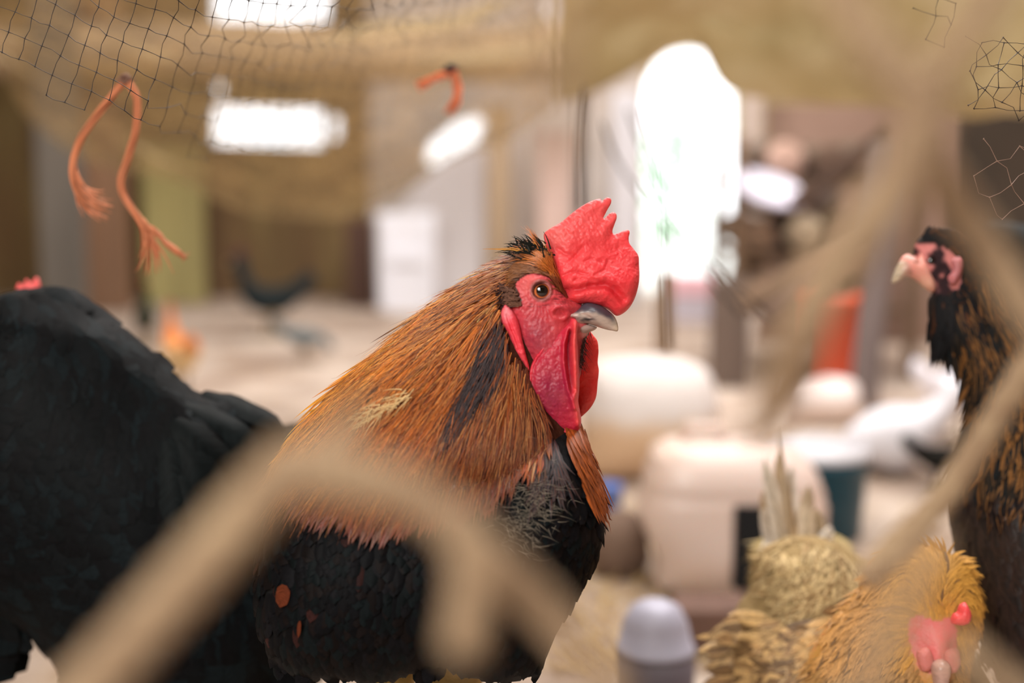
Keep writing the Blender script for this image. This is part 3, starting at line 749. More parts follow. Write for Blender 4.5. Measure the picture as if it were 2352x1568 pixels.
# ------------------------------------------------------------------ dark hen at the right edge
rh = bird('hen', 'dark hen with tan-streaked neck and pale pink face looking at the rooster from the side', 2380, 1300, 0.98)
F2 = face_frame(0.97)
h2 = [(2131, 690), (2140, 668), (2109, 632), (2102, 600), (2098, 575), (2110, 548), (2140, 528), (2176, 523), (2207, 533), (2238, 566), (2268, 606), (2300, 660), (2335, 730), (2380, 800), (2440, 860), (2540, 900), (2700, 950), (2780, 1100), (2780, 1350), (2700, 1550), (2560, 1660), (2420, 1660), (2330, 1610), (2285, 1540), (2252, 1470),
      (2232, 1390), (2212, 1300), (2194, 1220), (2183, 1150), (2190, 1095), (2206, 1030), (2222, 960), (2224, 890), (2210, 846), (2188, 811), (2153, 782), (2133, 738)]
def f2T(x, y): return 0.017+0.055*sstep(700, 1200, y)
def f2c(x, y):
    c = (34, 28, 26)
    if inpoly([(2100, 560), (2140, 560), (2200, 590), (2200, 660), (2160, 690), (2100, 640)], x, y):
        n = fn(x, y, .045, 3)+0.35*gx(2112, 600, 30, 30, x, y)+0.35*gx(2180, 610, 24, 24, x, y)-0.45*gx(2148, 622, 20, 30, x, y)
        c = mixc((46, 30, 34), (206, 128, 124), sstep(-0.12, .22, n))
    return lin(c)
t2 = puff(F2, h2, f2T, 150, 8, Tb=f2T, col=f2c, smooth=40, bump=lambda x, y: -0.003*math.exp(-(math.hypot(x-2134, y-600)/9)**2)+0.0012*math.exp(-((math.hypot(x-2134, y-600)-14)/5)**2))
lg = MB(); a = P(2480, 1600, 1.0); b = P(2600, 1600, 1.03)
leg(None, lg, a, (a.x, a.y, 0), 3, .008); leg(None, lg, b, (b.x, b.y, 0), 3, .008); lg.c = [lin((120, 100, 60))]*len(lg.v)
MB().add(t2).add(lg).build('body', M['under'], rh)
B2 = bvh(t2)
fc = puff(F2, [(2102, 600), (2085, 585), (2068, 590), (2060, 612), (2070, 630), (2095, 640), (2118, 660), (2140, 672), (2143, 650), (2125, 612), (2112, 580)], 0.011, 26, 4, col=lambda x, y: lin(mixc((226, 156, 142), (232, 184, 160), gx(2120, 655, 30, 20, x, y))), smooth=8, wc=lambda x, y: .004)
fc.build('face_skin', M['softskin'], rh)
bk2 = puff(F2, [(2100, 592), (2080, 590), (2062, 600), (2050, 622), (2042, 650), (2056, 648), (2075, 636), (2100, 632), (2112, 612)], 0.007, 16, 3.5, col=lambda x, y: lin(mixc((206, 140, 126), (204, 186, 160), sstep(2085, 2052, x))), smooth=6, wc=lambda x, y: .006)
bk2.build('beak', M['beak'], rh)
h = B2.ray_cast(F2(2134, 600, .6), -F2.en)[0]
M['eye_dark'] = eye_mat('hen_eye', (150, 84, 44), None, (40, 26, 22), 0.4, 0.6)
eyeball(h+CF*0.002, -CF+CR*-.2, 0.0046, 'eye', M['eye_dark'], rh)
fc2 = puff(F2, [(2168, 600), (2190, 592), (2196, 610), (2186, 640), (2170, 655), (2160, 640), (2172, 622)], .004, 12, 4, wc=lambda x, y: .016, col=lin((190, 120, 124)), smooth=4)
fc2.build('ear_lobe', M['softskin'], rh)
FL2 = flow_from([[(2110, 560), (2150, 530), (2200, 545), (2240, 600)], [(2150, 690), (2160, 780)], [(2200, 640), (2210, 740), (2250, 850), (2240, 950), (2215, 1060)], [(2250, 600), (2280, 720), (2310, 850), (2300, 1000), (2260, 1140)], [(2330, 760), (2370, 900), (2380, 1100)], [(2220, 1150), (2240, 1300), (2290, 1500)], [(2400, 1000), (2420, 1250), (2450, 1500)]])
def c2(x, y):
    if y < 700: return (26, 26, 28) if random.random() < .75 else (70, 44, 30)
    if y < 1080 and x > 2165: return random.choice([(30, 28, 26), (22, 26, 28), (104, 70, 38), (40, 34, 28)])
    if y < 1080: return (22, 23, 25)
    return random.choice([(34, 24, 23), (26, 20, 20), (38, 27, 24)])
hp = [p for p in h2 if p[0] < 2500]
headp = [(2112, 545), (2140, 530), (2176, 525), (2207, 535), (2238, 566), (2268, 606), (2240, 700), (2150, 700), (2150, 680), (2195, 660), (2205, 600), (2170, 570), (2140, 560), (2118, 565)]
cape(rh, 'head_feathers', F2, B2, headp, 500, FL2, (18, 30), (8, 13), c2, M['black_plume'], lift=(.0003, .0018), dang=.2)
neckp = [(2133, 680), (2200, 660), (2260, 600), (2340, 740), (2400, 830), (2400, 1100), (2200, 1110), (2222, 960), (2224, 890), (2188, 811), (2140, 760)]
cape(rh, 'neck_feathers', F2, B2, neckp, 620, FL2, (60, 110), (16, 26), c2, M['black_plume'], shape=LANCE, lift=(.0005, .004), nn=7, dang=.10,
     edge=lambda x, y: (140, 98, 56) if (x > 2185 and random.random() < .6) else (30, 28, 28))
bodyp = [(2190, 1080), (2400, 1080), (2500, 1300), (2500, 1640), (2330, 1600), (2250, 1470), (2200, 1250), (2183, 1150)]
cape(rh, 'breast_feathers', F2, B2, bodyp, 700, FL2, (45, 70), (26, 40), c2, M['plume'], edge=lambda x, y: (50, 36, 33))
# the black hen beyond it
b3 = bird('hen', 'black hen of which only the back shows, behind the streaked hen at the right edge', 2420, 700, 1.3)
F3 = face_frame(1.3)
h3 = [(2238, 545), (2255, 520), (2290, 510), (2340, 514), (2400, 530), (2480, 580), (2560, 640), (2620, 800), (2560, 980), (2420, 1020), (2330, 900), (2290, 760), (2260, 640)]
t3 = puff(F3, h3, 0.06, 130, 10, col=lin((20, 24, 24)), smooth=30)
lg = MB(); a = P(2450, 990, 1.3); leg(None, lg, a, (a.x, a.y, 0)); a = P(2500, 990, 1.34); leg(None, lg, a, (a.x, a.y, 0)); lg.c = [lin((110, 100, 70))]*len(lg.v)
MB().add(t3).add(lg).build('body', M['under'], b3)
FL3 = flow_from([[(2250, 540), (2400, 600), (2560, 760)], [(2290, 700), (2400, 850), (2500, 980)]])
cape(b3, 'back_feathers', F3, bvh(t3), h3, 420, FL3, (40, 70), (30, 44), lambda x, y: (20, 26, 27), M['black_plume'])

# ------------------------------------------------------------------ buff hen bottom right
bf = bird('hen', 'buff hen with fluffy mottled plumage and lowered head at the bottom right', 1950, 1500, 0.98)
F4 = face_frame(1.04); F5 = face_frame(0.90); F6 = face_frame(1.20)
h4 = [(1722, 1300), (1760, 1260), (1830, 1235), (1890, 1235), (1935, 1255), (1975, 1280), (2020, 1300), (2100, 1360), (2200, 1440), (2270, 1560), (2290, 1700), (2200, 1850), (1980, 1900), (1800, 1860), (1720, 1740), (1685, 1620), (1672, 1530), (1680, 1450), (1705, 1395), (1742, 1352), (1732, 1300)]
t4 = puff(F4, h4, 0.07, 190, 9, Tb=.11, col=lin((150, 126, 84)), smooth=40, bump=lambda x, y: .004*fn(x, y, .015, 1))
h5 = [(1990, 1330), (1995, 1295), (2030, 1270), (2075, 1254), (2112, 1250), (2152, 1258), (2190, 1276), (2220, 1304), (2242, 1350), (2252, 1400), (2248, 1440), (2232, 1490), (2215, 1560), (2230, 1660), (2200, 1720), (2000, 1720), (1900, 1680), (1850, 1560), (1880, 1470), (1930, 1400)]
def t5T(x, y): return 0.026+0.02*sstep(1450, 1650, y)
FACE5 = [(2058, 1440), (2062, 1400), (2085, 1392), (2120, 1408), (2150, 1398), (2168, 1420), (2170, 1470), (2165, 1510), (2130, 1530), (2080, 1510)]
def c5(x, y):
    if inpoly(FACE5, x, y): return lin(mixc((222, 110, 110), (206, 130, 120), fn(x, y, .05)+.4))
    return lin((190, 140, 70))
t5 = puff(F5, h5, t5T, 110, 6.5, col=c5, smooth=30, bump=lambda x, y: .009*gx(2125, 1470, 34, 55, x, y))
lg = MB(); a = P(1900, 1760, 1.02); leg(None, lg, a, (a.x, a.y, 0), -1.2); a = P(2080, 1760, 1.02); leg(None, lg, a, (a.x, a.y, 0), -1.2); lg.c = [lin((190, 170, 120))]*len(lg.v)
MB().add(t4).add(lg).add(t5, 1).build('body', [M['under'], M['softskin']], bf)
B4, B5 = bvh(t4), bvh(t5)
FL4 = flow_from([[(2000, 1300), (1940, 1380), (1850, 1430), (1740, 1480)], [(1900, 1220), (1850, 1300), (1780, 1380), (1700, 1440)], [(2080, 1400), (1980, 1480), (1850, 1530), (1720, 1580)], [(1800, 1200), (1770, 1280), (1740, 1340)]])
def c4(x, y):
    n = random.random()
    return (120, 92, 58) if n < .25 else ((196, 160, 106) if n < .7 else (166, 130, 84))
cape(bf, 'back_fluff', F4, B4, [(1735, 1240), (1790, 1190), (1890, 1205), (1975, 1275), (1960, 1380), (1860, 1420), (1760, 1380)], 900, FL4, (26, 44), (5, 10), lambda x, y: random.choice([(178, 154, 110), (194, 170, 126), (146, 120, 82)]), M['fluff'], shape=LANCE, lift=(.001, .004), dang=.6, across=1)
cape(bf, 'body_feathers', F4, B4, [(1700, 1400), (1850, 1390), (1960, 1330), (2060, 1400), (2080, 1640), (1700, 1640), (1675, 1530)], 650, FL4, (50, 90), (20, 34), c4, M['plume'], lift=(.001, .008), dang=.35, edge=lambda x, y: (206, 172, 120) if random.random() < .6 else (90, 66, 40), key=lambda p: p[1]*.5-p[0]*.4, shape=ROUND)
FL5 = flow_from([[(2125, 1380), (2115, 1320), (2090, 1275), (2030, 1290), (1985, 1350)], [(2150, 1360), (2190, 1330), (2230, 1370), (2245, 1440), (2235, 1520)], [(2060, 1400), (2010, 1400), (1950, 1450), (1890, 1540)], [(2060, 1480), (2010, 1540), (1950, 1640)], [(2170, 1500), (2190, 1580), (2200, 1680)], [(2110, 1560), (2110, 1660)]])
def c5f(x, y):
    c = mixc((204, 150, 66), (184, 134, 74), sstep(2080, 1990, x)); 
    if y > 1500: c = (168, 126, 74)
    if random.random() < .035: c = (120, 86, 48)
    return c
pol5 = [(1930, 1400), (1992, 1310), (2030, 1270), (2112, 1250), (2190, 1276), (2242, 1350), (2250, 1440), (2225, 1560), (2215, 1640), (1900, 1640), (1870, 1500)]
mb = MB()
for x, y in sorted(scatter(pol5, 2300), key=lambda p: math.hypot(p[0]-2125, p[1]-1440)*-1):
    if inpoly(FACE5, x, y) or (2085 < x < 2145 and 1500 < y < 1570): continue
    r = math.hypot(x-2125, y-1430)
    feather(mb, F5, B5, x, y, FL5, 20+r*.16, 5+r*.035, jit(lin(c5f(x, y)), .2), shape=LANCE, lift=(.0004, .0014+.00001*r), n=5, dang=random.gauss(0, .12), across=1)
mb.build('neck_feathers', M['plume'], bf)
puff(F5, [(2144, 1404), (2148, 1384), (2158, 1380), (2162, 1366), (2174, 1358), (2182, 1368), (2188, 1384), (2184, 1404), (2166, 1410)], .006, 10, 3, wc=lambda x, y: .036, col=lin((226, 74, 76)), smooth=5).build('comb', M['skin'], bf)
for q, (o, cc) in enumerate((([(2070, 1470), (2095, 1460), (2108, 1490), (2098, 1512), (2078, 1508)], (206, 128, 120)), ([(2132, 1470), (2160, 1462), (2168, 1490), (2160, 1512), (2142, 1516), (2130, 1496)], (200, 120, 114)))):
    puff(F5, o, .005, 12, 3, wc=lambda x, y: .034, col=lin(cc), smooth=5).build('wattle', M['softskin'], bf)
puff(F5, [(2098, 1500), (2104, 1488), (2120, 1482), (2136, 1490), (2142, 1506), (2136, 1530), (2128, 1556), (2118, 1574), (2108, 1556), (2102, 1530)], .007, 12, 3.5, wc=lambda x, y: .038, col=lin((196, 156, 142)), smooth=6).build('beak', M['beak'], bf)
# tail: long pale feathers fanned upright, with their own thickness and curve
tb = MB()
for i, (x0, y0, x1, y1, w) in enumerate([(1775, 1290, 1750, 968, 20), (1760, 1280, 1735, 1040, 26), (1790, 1290, 1772, 1030, 26), (1800, 1285, 1802, 1060, 26), (1785, 1290, 1740, 1110, 34), (1815, 1290, 1822, 1100, 30), (1770, 1300, 1726, 1150, 34), (1835, 1290, 1850, 1150, 34), (1800, 1300, 1780, 1120, 36), (1850, 1290, 1882, 1190, 30), (1760, 1310, 1728, 1220, 34), (1825, 1290, 1815, 1140, 30)]):
    rows = []; c = lin(random.choice([(232, 222, 208), (206, 186, 160), (240, 232, 222), (176, 148, 112)]))
    for j in range(11):
        t = j/10; x = x0+(x1-x0)*t+8*math.sin(t*3+i); y = y0+(y1-y0)*t; n_ = .058-.004*(i % 5)+.010*math.sin(t*2+i*.7)
        w_ = 1.35*w*max(.05, ROUND(t)) if i else 1.3*w*max(.04, LANCE(t))
        rows.append([tb.vert(F6(x+k*w_/2, y, n_-abs(k)**2*.003), c if k else lin((170, 150, 120)), (.5+.5*k, t, i)) for k in (-1, -.5, 0, .5, 1)])
    for a_, b_ in zip(rows[:-1], rows[1:]):
        for k in range(4): tb.face((a_[k], a_[k+1], b_[k+1], b_[k]))
tb.build('tail', M['plume'], bf)
rp = puff(F6, [(1722, 1260), (1770, 1225), (1850, 1205), (1910, 1222), (1962, 1268), (1940, 1400), (1740, 1400), (1725, 1300)], .05, 90, 9, col=lin((170, 150, 100)), smooth=20)
rp.build('rump', M['under'], bf)
FL6 = flow_from([[(1800, 1200), (1850, 1300), (1860, 1400)], [(1740, 1220), (1745, 1320)]])
cape(bf, 'rump_fluff', F6, bvh(rp), [(1722, 1250), (1780, 1225), (1850, 1208), (1905, 1225), (1955, 1268), (1940, 1380), (1740, 1380)], 800, FL6, (24, 44), (3, 6), lambda x, y: random.choice([(182, 160, 116), (198, 176, 134), (150, 126, 88)]), M['fluff'], shape=LANCE, lift=(.001, .005), dang=.5, across=1)
# ------------------------------------------------------------------ the barn
YB = 5.3
def WB(px, py, y=YB):
    r = CF + CR*((px-W/2)/F) + CU*(-(py-H/2)/F); return CO + r*((y-CO.y)/r.y)
M['floor'] = mat('sandy_earth', base=(190, 174, 160), rough=0.9, noise_c=[(150, 124, 104), (206, 194, 182), (124, 102, 86)], nscale=2.2, nmix=.6, bump=.5, bscale=30, bdist=.01)
M['wood_wall'] = mat('old_wood_wall', base=(122, 96, 64), rough=.85, noise_c=[(142, 128, 82), (92, 68, 46)], nscale=1.6, nmix=.7, bump=.4, bscale=14, stretch=(3, 1, .5), bdist=.01)
M['lime'] = mat('limewash', base=(206, 196, 188), rough=.85, noise_c=[(176, 160, 146), (226, 220, 216)], nscale=2.0, nmix=.6, bump=.3, bscale=20)
M['khaki_wall'] = mat('khaki_boards', base=(176, 156, 118), rough=.85, noise_c=[(150, 140, 96), (196, 172, 140)], nscale=1.8, nmix=.6, bump=.3, bscale=14)
M['brown_wall'] = mat('brown_boards', base=(132, 106, 90), rough=.85, noise_c=[(96, 72, 58), (160, 132, 118)], nscale=2.0, nmix=.7, bump=.4, bscale=14, stretch=(1, 1, .4))
M['ceiling'] = mat('ceiling_boards', base=(190, 170, 140), rough=.9, noise_c=(150, 130, 100), nscale=2)
def slab(name, pts, y, th, holes, mt, kind='structure'):
    """an upright wall at distance y with openings cut through its thickness"""
    vs = [Vector((p[0], p[1])) for p in pts]; ed = [(i, (i+1) % len(pts)) for i in range(len(pts))]
    for h in holes:
        k = len(vs); vs += [Vector((p[0], p[1])) for p in h]; ed += [(k+i, k+(i+1) % len(h)) for i in range(len(h))]
    ov, oe, of, *_ = delaunay_2d_cdt(vs, ed, [], 1, 1e-6)
    mb = MB(); hp = [np.array(h) for h in holes]
    f = [mb.vert((p.x, y, p.y)) for p in ov]; b = [mb.vert((p.x, y+th, p.y)) for p in ov]
    for t in of:
        c = np.array([[sum(ov[i].x for i in t)/3, sum(ov[i].y for i in t)/3]])
        if any(inside(h, c)[0] for h in hp): continue
        mb.face([f[i] for i in t]); mb.face([b[i] for i in t][::-1])
    for ring in [pts]+list(holes):
        n = len(ring); k = [mb.vert((p[0], y, p[1])) for p in ring]; k2 = [mb.vert((p[0], y+th, p[1])) for p in ring]
        for i in range(n): mb.face((k[i], k[(i+1) % n], k2[(i+1) % n], k2[i]))
    o = mb.build(name, mt, smooth=False); o['kind'] = kind; return o
def wpx(l, y=YB): return [(WB(x, yy, y).x, WB(x, yy, y).z) for x, yy in l]
def xr(px, y=YB): return WB(px, 500, y).x
XL, XR_, ZC = -2.6, 1.62, 2.4
x1 = xr(850); x2 = xr(1475); x3 = xr(1700)
win_low = wpx([(478, 244), (740, 250), (740, 338), (478, 330)])
win_high = wpx([(478, 84), (478, -60), (600, -60), (760, -60), (752, 48), (655, 52), (650, 84)])
win_slit = wpx([(486, 140), (650, 146), (650, 156), (486, 150)])
hole = wpx([(484, 190), (510, 190), (510, 216), (484, 216)])
win_side = wpx([(752, 268), (780, 270), (778, 320), (752, 318)])
slab('wall_back', [(XL, 0), (x1, 0), (x1, ZC), (XL, ZC)], YB, .12, [win_low, win_high, win_slit, hole, win_side], M['wood_wall'])
slant = wpx([(975, 372), (985, 330), (1050, 280), (1095, 268), (1110, 282), (1095, 320), (1050, 352), (1000, 385)])
slab('wall_back', [(x1, 0), (x2, 0), (x2, ZC), (x1, ZC)], YB, .12, [slant], M['lime'])
arch = [(1480, 900), (1480, 240), (1486, 180)]
zt = WB(1590, 104).z
slab('wall_back', [(x2, 0)]+[(x2, ZC), (XR_, ZC), (XR_, 0)]+wpx([(1694, 905), (1694, 240), (1691, 190), (1672, 148), (1635, 120), (1590, 110), (1545, 120), (1506, 148), (1485, 190), (1480, 240), (1480, 905)]), YB, .12, [], M['khaki_wall'])
mb = MB().box(((XL+XR_)/2, 1.7, -.05), (XR_-XL+.3, 7.6, .1)); mb.build('floor', M['floor'], smooth=False)['kind'] = 'structure'
MB().box((XL-.06, 1.7, ZC/2), (.12, 7.2, ZC)).build('wall_left', M['wood_wall'], smooth=False)['kind'] = 'structure'
MB().box((XR_+.06, 1.7, ZC/2), (.12, 7.2, ZC)).build('wall_right', M['brown_wall'], smooth=False)['kind'] = 'structure'
slab('added_front_wall', [(XL, 0), (XR_, 0), (XR_, ZC), (XL, ZC)], -1.9, .12, [[(-1.7, .9), (-.3, .9), (-.3, 2.1), (-1.7, 2.1)]], M['wood_wall'])  # unseen wall added to keep sky reflections off the eye and deepen blacks
cb = MB(); cb.box(((XL+XR_)/2, 1.7, ZC+.05), (XR_-XL+.3, 7.2, .1)).build('ceiling', M['ceiling'], smooth=False)['kind'] = 'structure'
# yard outside the door
M['yard'] = mat('pale_yard', base=(214, 214, 210), rough=.9, noise_c=(190, 196, 186), nscale=1)
MB().box((.5, 8.6, -.08), (12, 6.3, .06)).build('ground', M['yard'], smooth=False)['kind'] = 'structure'
M['leaf'] = mat('leaves', base=(150, 196, 150), rough=.6)
bu = MB()
for i in range(420):
    c = Vector((random.gauss(.83, .10), random.gauss(7.6, .1), max(.05, abs(random.gauss(.42, .22))))); r = random.uniform(.02, .045); a = Vector(rng.normal(size=3)).normalized(); b = a.orthogonal().normalized()
    k = [bu.vert(c+a*r), bu.vert(c+b*r*.5+Vector((0, 0, .006))), bu.vert(c-a*r), bu.vert(c-b*r*.5)]; bu.face(k)
bsh = bu.build('bush', M['leaf'], origin=(.83, 7.6, 0)); tag(bsh, 'green bush in the yard seen through the bright doorway', 'bush')
stem = MB().tube([(.83, 7.6, -.05), (.84, 7.6, .3), (.82, 7.6, .6)], [.02, .014, .006], 6); stem.build('stem', mat('bark', base=(80, 60, 40)), bsh)

def simple(name, mb, mt, label, cat, origin=None, group=None, smooth=False):
    o = mb.build(name, mt, origin=origin, smooth=smooth); return tag(o, label, cat, group)
def col_mat(name, c, **k): return mat(name, base=c, **k)
def post(px0, px1, pyt, y, c, label, pyb=None, dep=.08, lean=0, name='post', cat='post', tex=True):
    a = WB(px0, 500, y).x; b = WB(px1, 500, y).x; zt = min(WB(px0, pyt, y).z, ZC)
    mt = col_mat(name+'_wood', c, rough=.85, noise_c=tuple(v*.7 for v in c), nscale=3, nmix=.5, bump=.3, bscale=30, stretch=(4, 4, .5))
    rot = Matrix.Rotation(lean, 3, 'Y'); h = zt
    mb = MB().box(((a+b)/2, y, h/2), (b-a, dep, h), rot=rot, bev=.006)
    return simple(name, mb, mt, label, cat, origin=((a+b)/2, y, 0))
post(96, 190, -700, 4.7, (112, 106, 98), 'grey weathered post at the left end of the back wall', name='wooden_post')
post(198, 292, -700, 4.9, (140, 106, 80), 'brown square post beside the grey post on the left', name='wooden_post')
post(330, 470, 330, 5.1, (168, 158, 104), 'olive board standing on end left of the low window', name='wooden_board', cat='board', dep=.04)
post(796, 858, 505, 5.0, (84, 58, 46), 'dark brown short post left of the white leaning door', name='wooden_post')
post(1120, 1175, 240, 4.8, (164, 142, 116), 'tan pole standing under the slanted opening', name='wooden_pole', cat='pole', dep=.05)
post(1238, 1312, 300, 5.05, (222, 196, 186), 'pale pinkish board standing behind the comb of the rooster', name='wooden_board', cat='board', dep=.04)
post(1322, 1344, 190, 4.6, (86, 78, 74), 'thin dark post just left of the doorway', name='wooden_post', dep=.04)
post(1404, 1472, 210, 5.15, (224, 224, 230), 'white painted board beside the doorway', name='wooden_board', cat='board', dep=.04)
post(1700, 1742, 120, 5.1, (206, 190, 180), 'pale board forming the right side of the doorway', name='wooden_board', cat='board', dep=.05)
post(1512, 1548, 625, 3.0, (140, 116, 92), 'slim brown stake in front of the doorway', name='stake', cat='stake', dep=.03)
post(1640, 1722, 640, 3.4, (116, 100, 90), 'squat grey-brown stump right of the stake', name='stump', cat='stump', dep=.09)
post(1985, 2042, 330, 3.12, (124, 112, 110), 'grey pole between the orange bucket and the streaked hen', name='pole', cat='pole', dep=.05, lean=math.radians(3))
# horizontal roof poles across the barn
def beam(px0, py0, px1, py1, d, r, c, label):
    a, b = P(px0, py0, d), P(px1, py1, d); n = 10
    mt = col_mat('beam_wood', c, rough=.9, noise_c=tuple(v*.75 for v in c), nscale=4, nmix=.5, bump=.3)
    mb = MB().tube([a.lerp(b, i/n)+Vector((0, 0, .01*math.sin(i*1.3))) for i in range(n+1)], [r*(1+.08*math.sin(i*2.1)) for i in range(n+1)], 14)
    return simple('roof_beam', mb, mt, label, 'beam', origin=a, smooth=True)
beam(-1150, 110, 1330, 122, 4.7, .09, (196, 170, 138), 'thick tan beam running under the high window')

# white door leaning, with frame rails
def door_leaf():
    y = 4.85; a, b = WB(868, 500, y), WB(1000, 500, y); zt = WB(900, 488, y).z; w = b.x-a.x
    r = empty('leaning_door', ((a.x+b.x)/2, y, 0), 'white panel door leaning against the back wall', 'door')
    wm = col_mat('white_paint', (226, 228, 236), rough=.5)
    MB().box(((a.x+b.x)/2, y, zt/2), (w, .03, zt), bev=.004).build('panel', wm, r, smooth=False)
    for k in range(2): MB().box((a.x+.02+k*(w-.04), y-.02, zt/2), (.03, .015, zt-.02), bev=.003).build('rail', wm, r, smooth=False)
    MB().box(((a.x+b.x)/2, y-.02, zt*.55), (w-.06, .015, .04), bev=.003).build('crossbar', wm, r, smooth=False)
    return r
door_leaf()
# white sheet hanging under the slanted opening
def cloth_grid(name, ctrl, nu, nv, mt, th=.004, label=None, cat=None, wob=.0, seed=0, kind=None, col=(.5,)*3):
    """ctrl: rows of 3-D points, interpolated by splines into a thick cloth"""
    rows = [spline([tuple(p) for p in r], nu, closed=False) for r in ctrl]
    cols = list(zip(*rows)); cols = [spline(list(c), nv, closed=False) for c in cols]
    mb = MB(); g = []
    for i, c in enumerate(cols):
        g.append([mb.vert(Vector(p)+Vector(noise.noise_vector(Vector(p)*6+Vector((seed, 0, 0))))*wob, col) for p in c])
    for i in range(len(g)-1):
        for j in range(len(g[0])-1): mb.face((g[i][j], g[i][j+1], g[i+1][j+1], g[i+1][j]))
    o = mb.build(name, mt, origin=mb.v[0]); md = o.modifiers.new('thick', 'SOLIDIFY'); md.thickness = th; md.offset = 0
    return tag(o, label, cat, kind=kind)
wc_ = col_mat('white_cloth', (228, 224, 226), rough=.8)
ta = WB(890, 500, 5.22).x, WB(1110, 500, 5.22).x; za = WB(890, 500, 5.22).z, WB(1000, 380, 5.22).z, WB(1110, 315, 5.22).z
cloth_grid('white_sheet', [[(ta[0]+.02, 5.2, za[0]), ((ta[0]+ta[1])/2, 5.2, za[1]), (ta[1], 5.2, za[2])], [(ta[0], 5.17, .15), ((ta[0]+ta[1])/2, 5.19, .17), (ta[1], 5.17, .15)], [(ta[0], 5.15, .0), ((ta[0]+ta[1])/2, 5.16, .0), (ta[1], 5.15, .0)]], 6, 6, wc_, .01, 'white sheet with a slanted top standing under the slanted opening', 'sheet', .0)

def sheer(name, c, dens, scale, holes=.5):
    """fine woven netting cloth: thread colour with open meshes that let light through"""
    m = mat(name, base=c, rough=.9, noise_c=[tuple(v*.62 for v in c), tuple(min(255, v*1.15) for v in c)], nscale=9, nmix=.6); nt = m.node_tree; N = nt.nodes; L = nt.links
    p = N['Principled BSDF']; out = N['Material Output']; tr = N.new('ShaderNodeBsdfTransparent'); mx = N.new('ShaderNodeMixShader')
    tc = N.new('ShaderNodeTexCoord'); n = N.new('ShaderNodeTexNoise'); n.inputs['Scale'].default_value = scale; n.inputs['Detail'].default_value = 6; L.new(tc.outputs['Object'], n.inputs['Vector'])
    r = N.new('ShaderNodeMapRange'); r.inputs[1].default_value = .35; r.inputs[2].default_value = .65; r.inputs[3].default_value = dens-holes/2; r.inputs[4].default_value = dens+holes/2
    L.new(n.outputs[0], r.inputs[0]); L.new(r.outputs[0], mx.inputs[0]); L.new(tr.outputs[0], mx.inputs[1]); L.new(p.outputs[0], mx.inputs[2]); L.new(mx.outputs[0], out.inputs[0]); return m
sh = sheer('sheer_netting', (190, 170, 128), .36, 130, .34)
cloth_grid('shade_netting', [
    [P(-200, -160, 1.3), P(200, -160, 1.3), P(600, -170, 1.3), P(900, -170, 1.3), P(1100, -180, 1.3), P(1290, -180, 1.3)],
    [P(-200, -20, 1.9), P(200, 20, 1.9), P(600, 50, 1.9), P(900, 40, 1.9), P(1100, 20, 1.9), P(1290, -20, 1.9)],
    [P(-100, 120, 2.5), P(250, 180, 2.5), P(600, 230, 2.5), P(900, 180, 2.5), P(1100, 150, 2.5), P(1290, 100, 2.5)],
    [P(50, 240, 2.9), P(300, 330, 2.9), P(600, 430, 2.9), P(880, 380, 2.9), P(1100, 290, 2.9), P(1290, 220, 2.9)],
    [P(150, 330, 3.0), P(380, 430, 3.0), P(620, 500, 3.0), P(860, 480, 3.0), P(1100, 330, 3.0), P(1290, 250, 3.0)]], 6, 6, sh, .002,
    'sheer khaki shade netting sagging under the roof on the left and centre', 'netting', .05, 3)
tm = mat('khaki_tarp', base=(196, 178, 132), rough=.85, noise_c=[(160, 142, 96), (214, 200, 160)], nscale=5, nmix=.6, bump=.5, bscale=16, bdist=.02)
cloth_grid('canvas_tarp', [
    [P(1270, -150, 2.2), P(1440, -150, 2.2), P(1700, -150, 2.2), P(2000, -150, 2.2), P(2300, -150, 2.2), P(2600, -150, 2.2)],
    [P(1290, 10, 2.3), P(1440, 0, 2.3), P(1700, 60, 2.35), P(2000, 60, 2.3), P(2300, 70, 2.3), P(2600, 80, 2.2)],
    [P(1290, 110, 2.4), P(1440, 80, 2.4), P(1600, 50, 2.35), P(1770, 180, 2.4), P(2250, 210, 2.35), P(2600, 230, 2.3)],
    [P(1290, 215, 2.45), P(1440, 170, 2.45), P(1590, 92, 2.45), P(1725, 215, 2.45), P(2180, 268, 2.4), P(2600, 305, 2.4)]], 7, 6, tm, .006,
    'khaki canvas tarp draped along the top right', 'tarp', .03, 9)

# brown partition behind the clutter
y = 4.1
sl = slab('partition_board', [(WB(1760, 500, y).x, 0), (XR_-.01, 0), (XR_-.01, WB(1800, 240, y).z), (WB(1760, 500, y).x, WB(1800, 240, y).z)], y, .04, [], M['brown_wall'], kind='thing')
tag(sl, 'brown board partition standing behind the firewood', 'partition')
dkm = col_mat('dark_board', (64, 54, 44), rough=.9, noise_c=(44, 38, 30), nscale=3, nmix=.6)
yy = 3.2; MB_ = MB().box((WB(2300, 500, yy).x+.1, yy, .42), (.42, .03, .84), bev=.004)
simple('dark_board', MB_, dkm, 'dark board standing upright behind the hens at the right edge', 'board', origin=(WB(2300, 500, yy).x+.1, yy, 0))

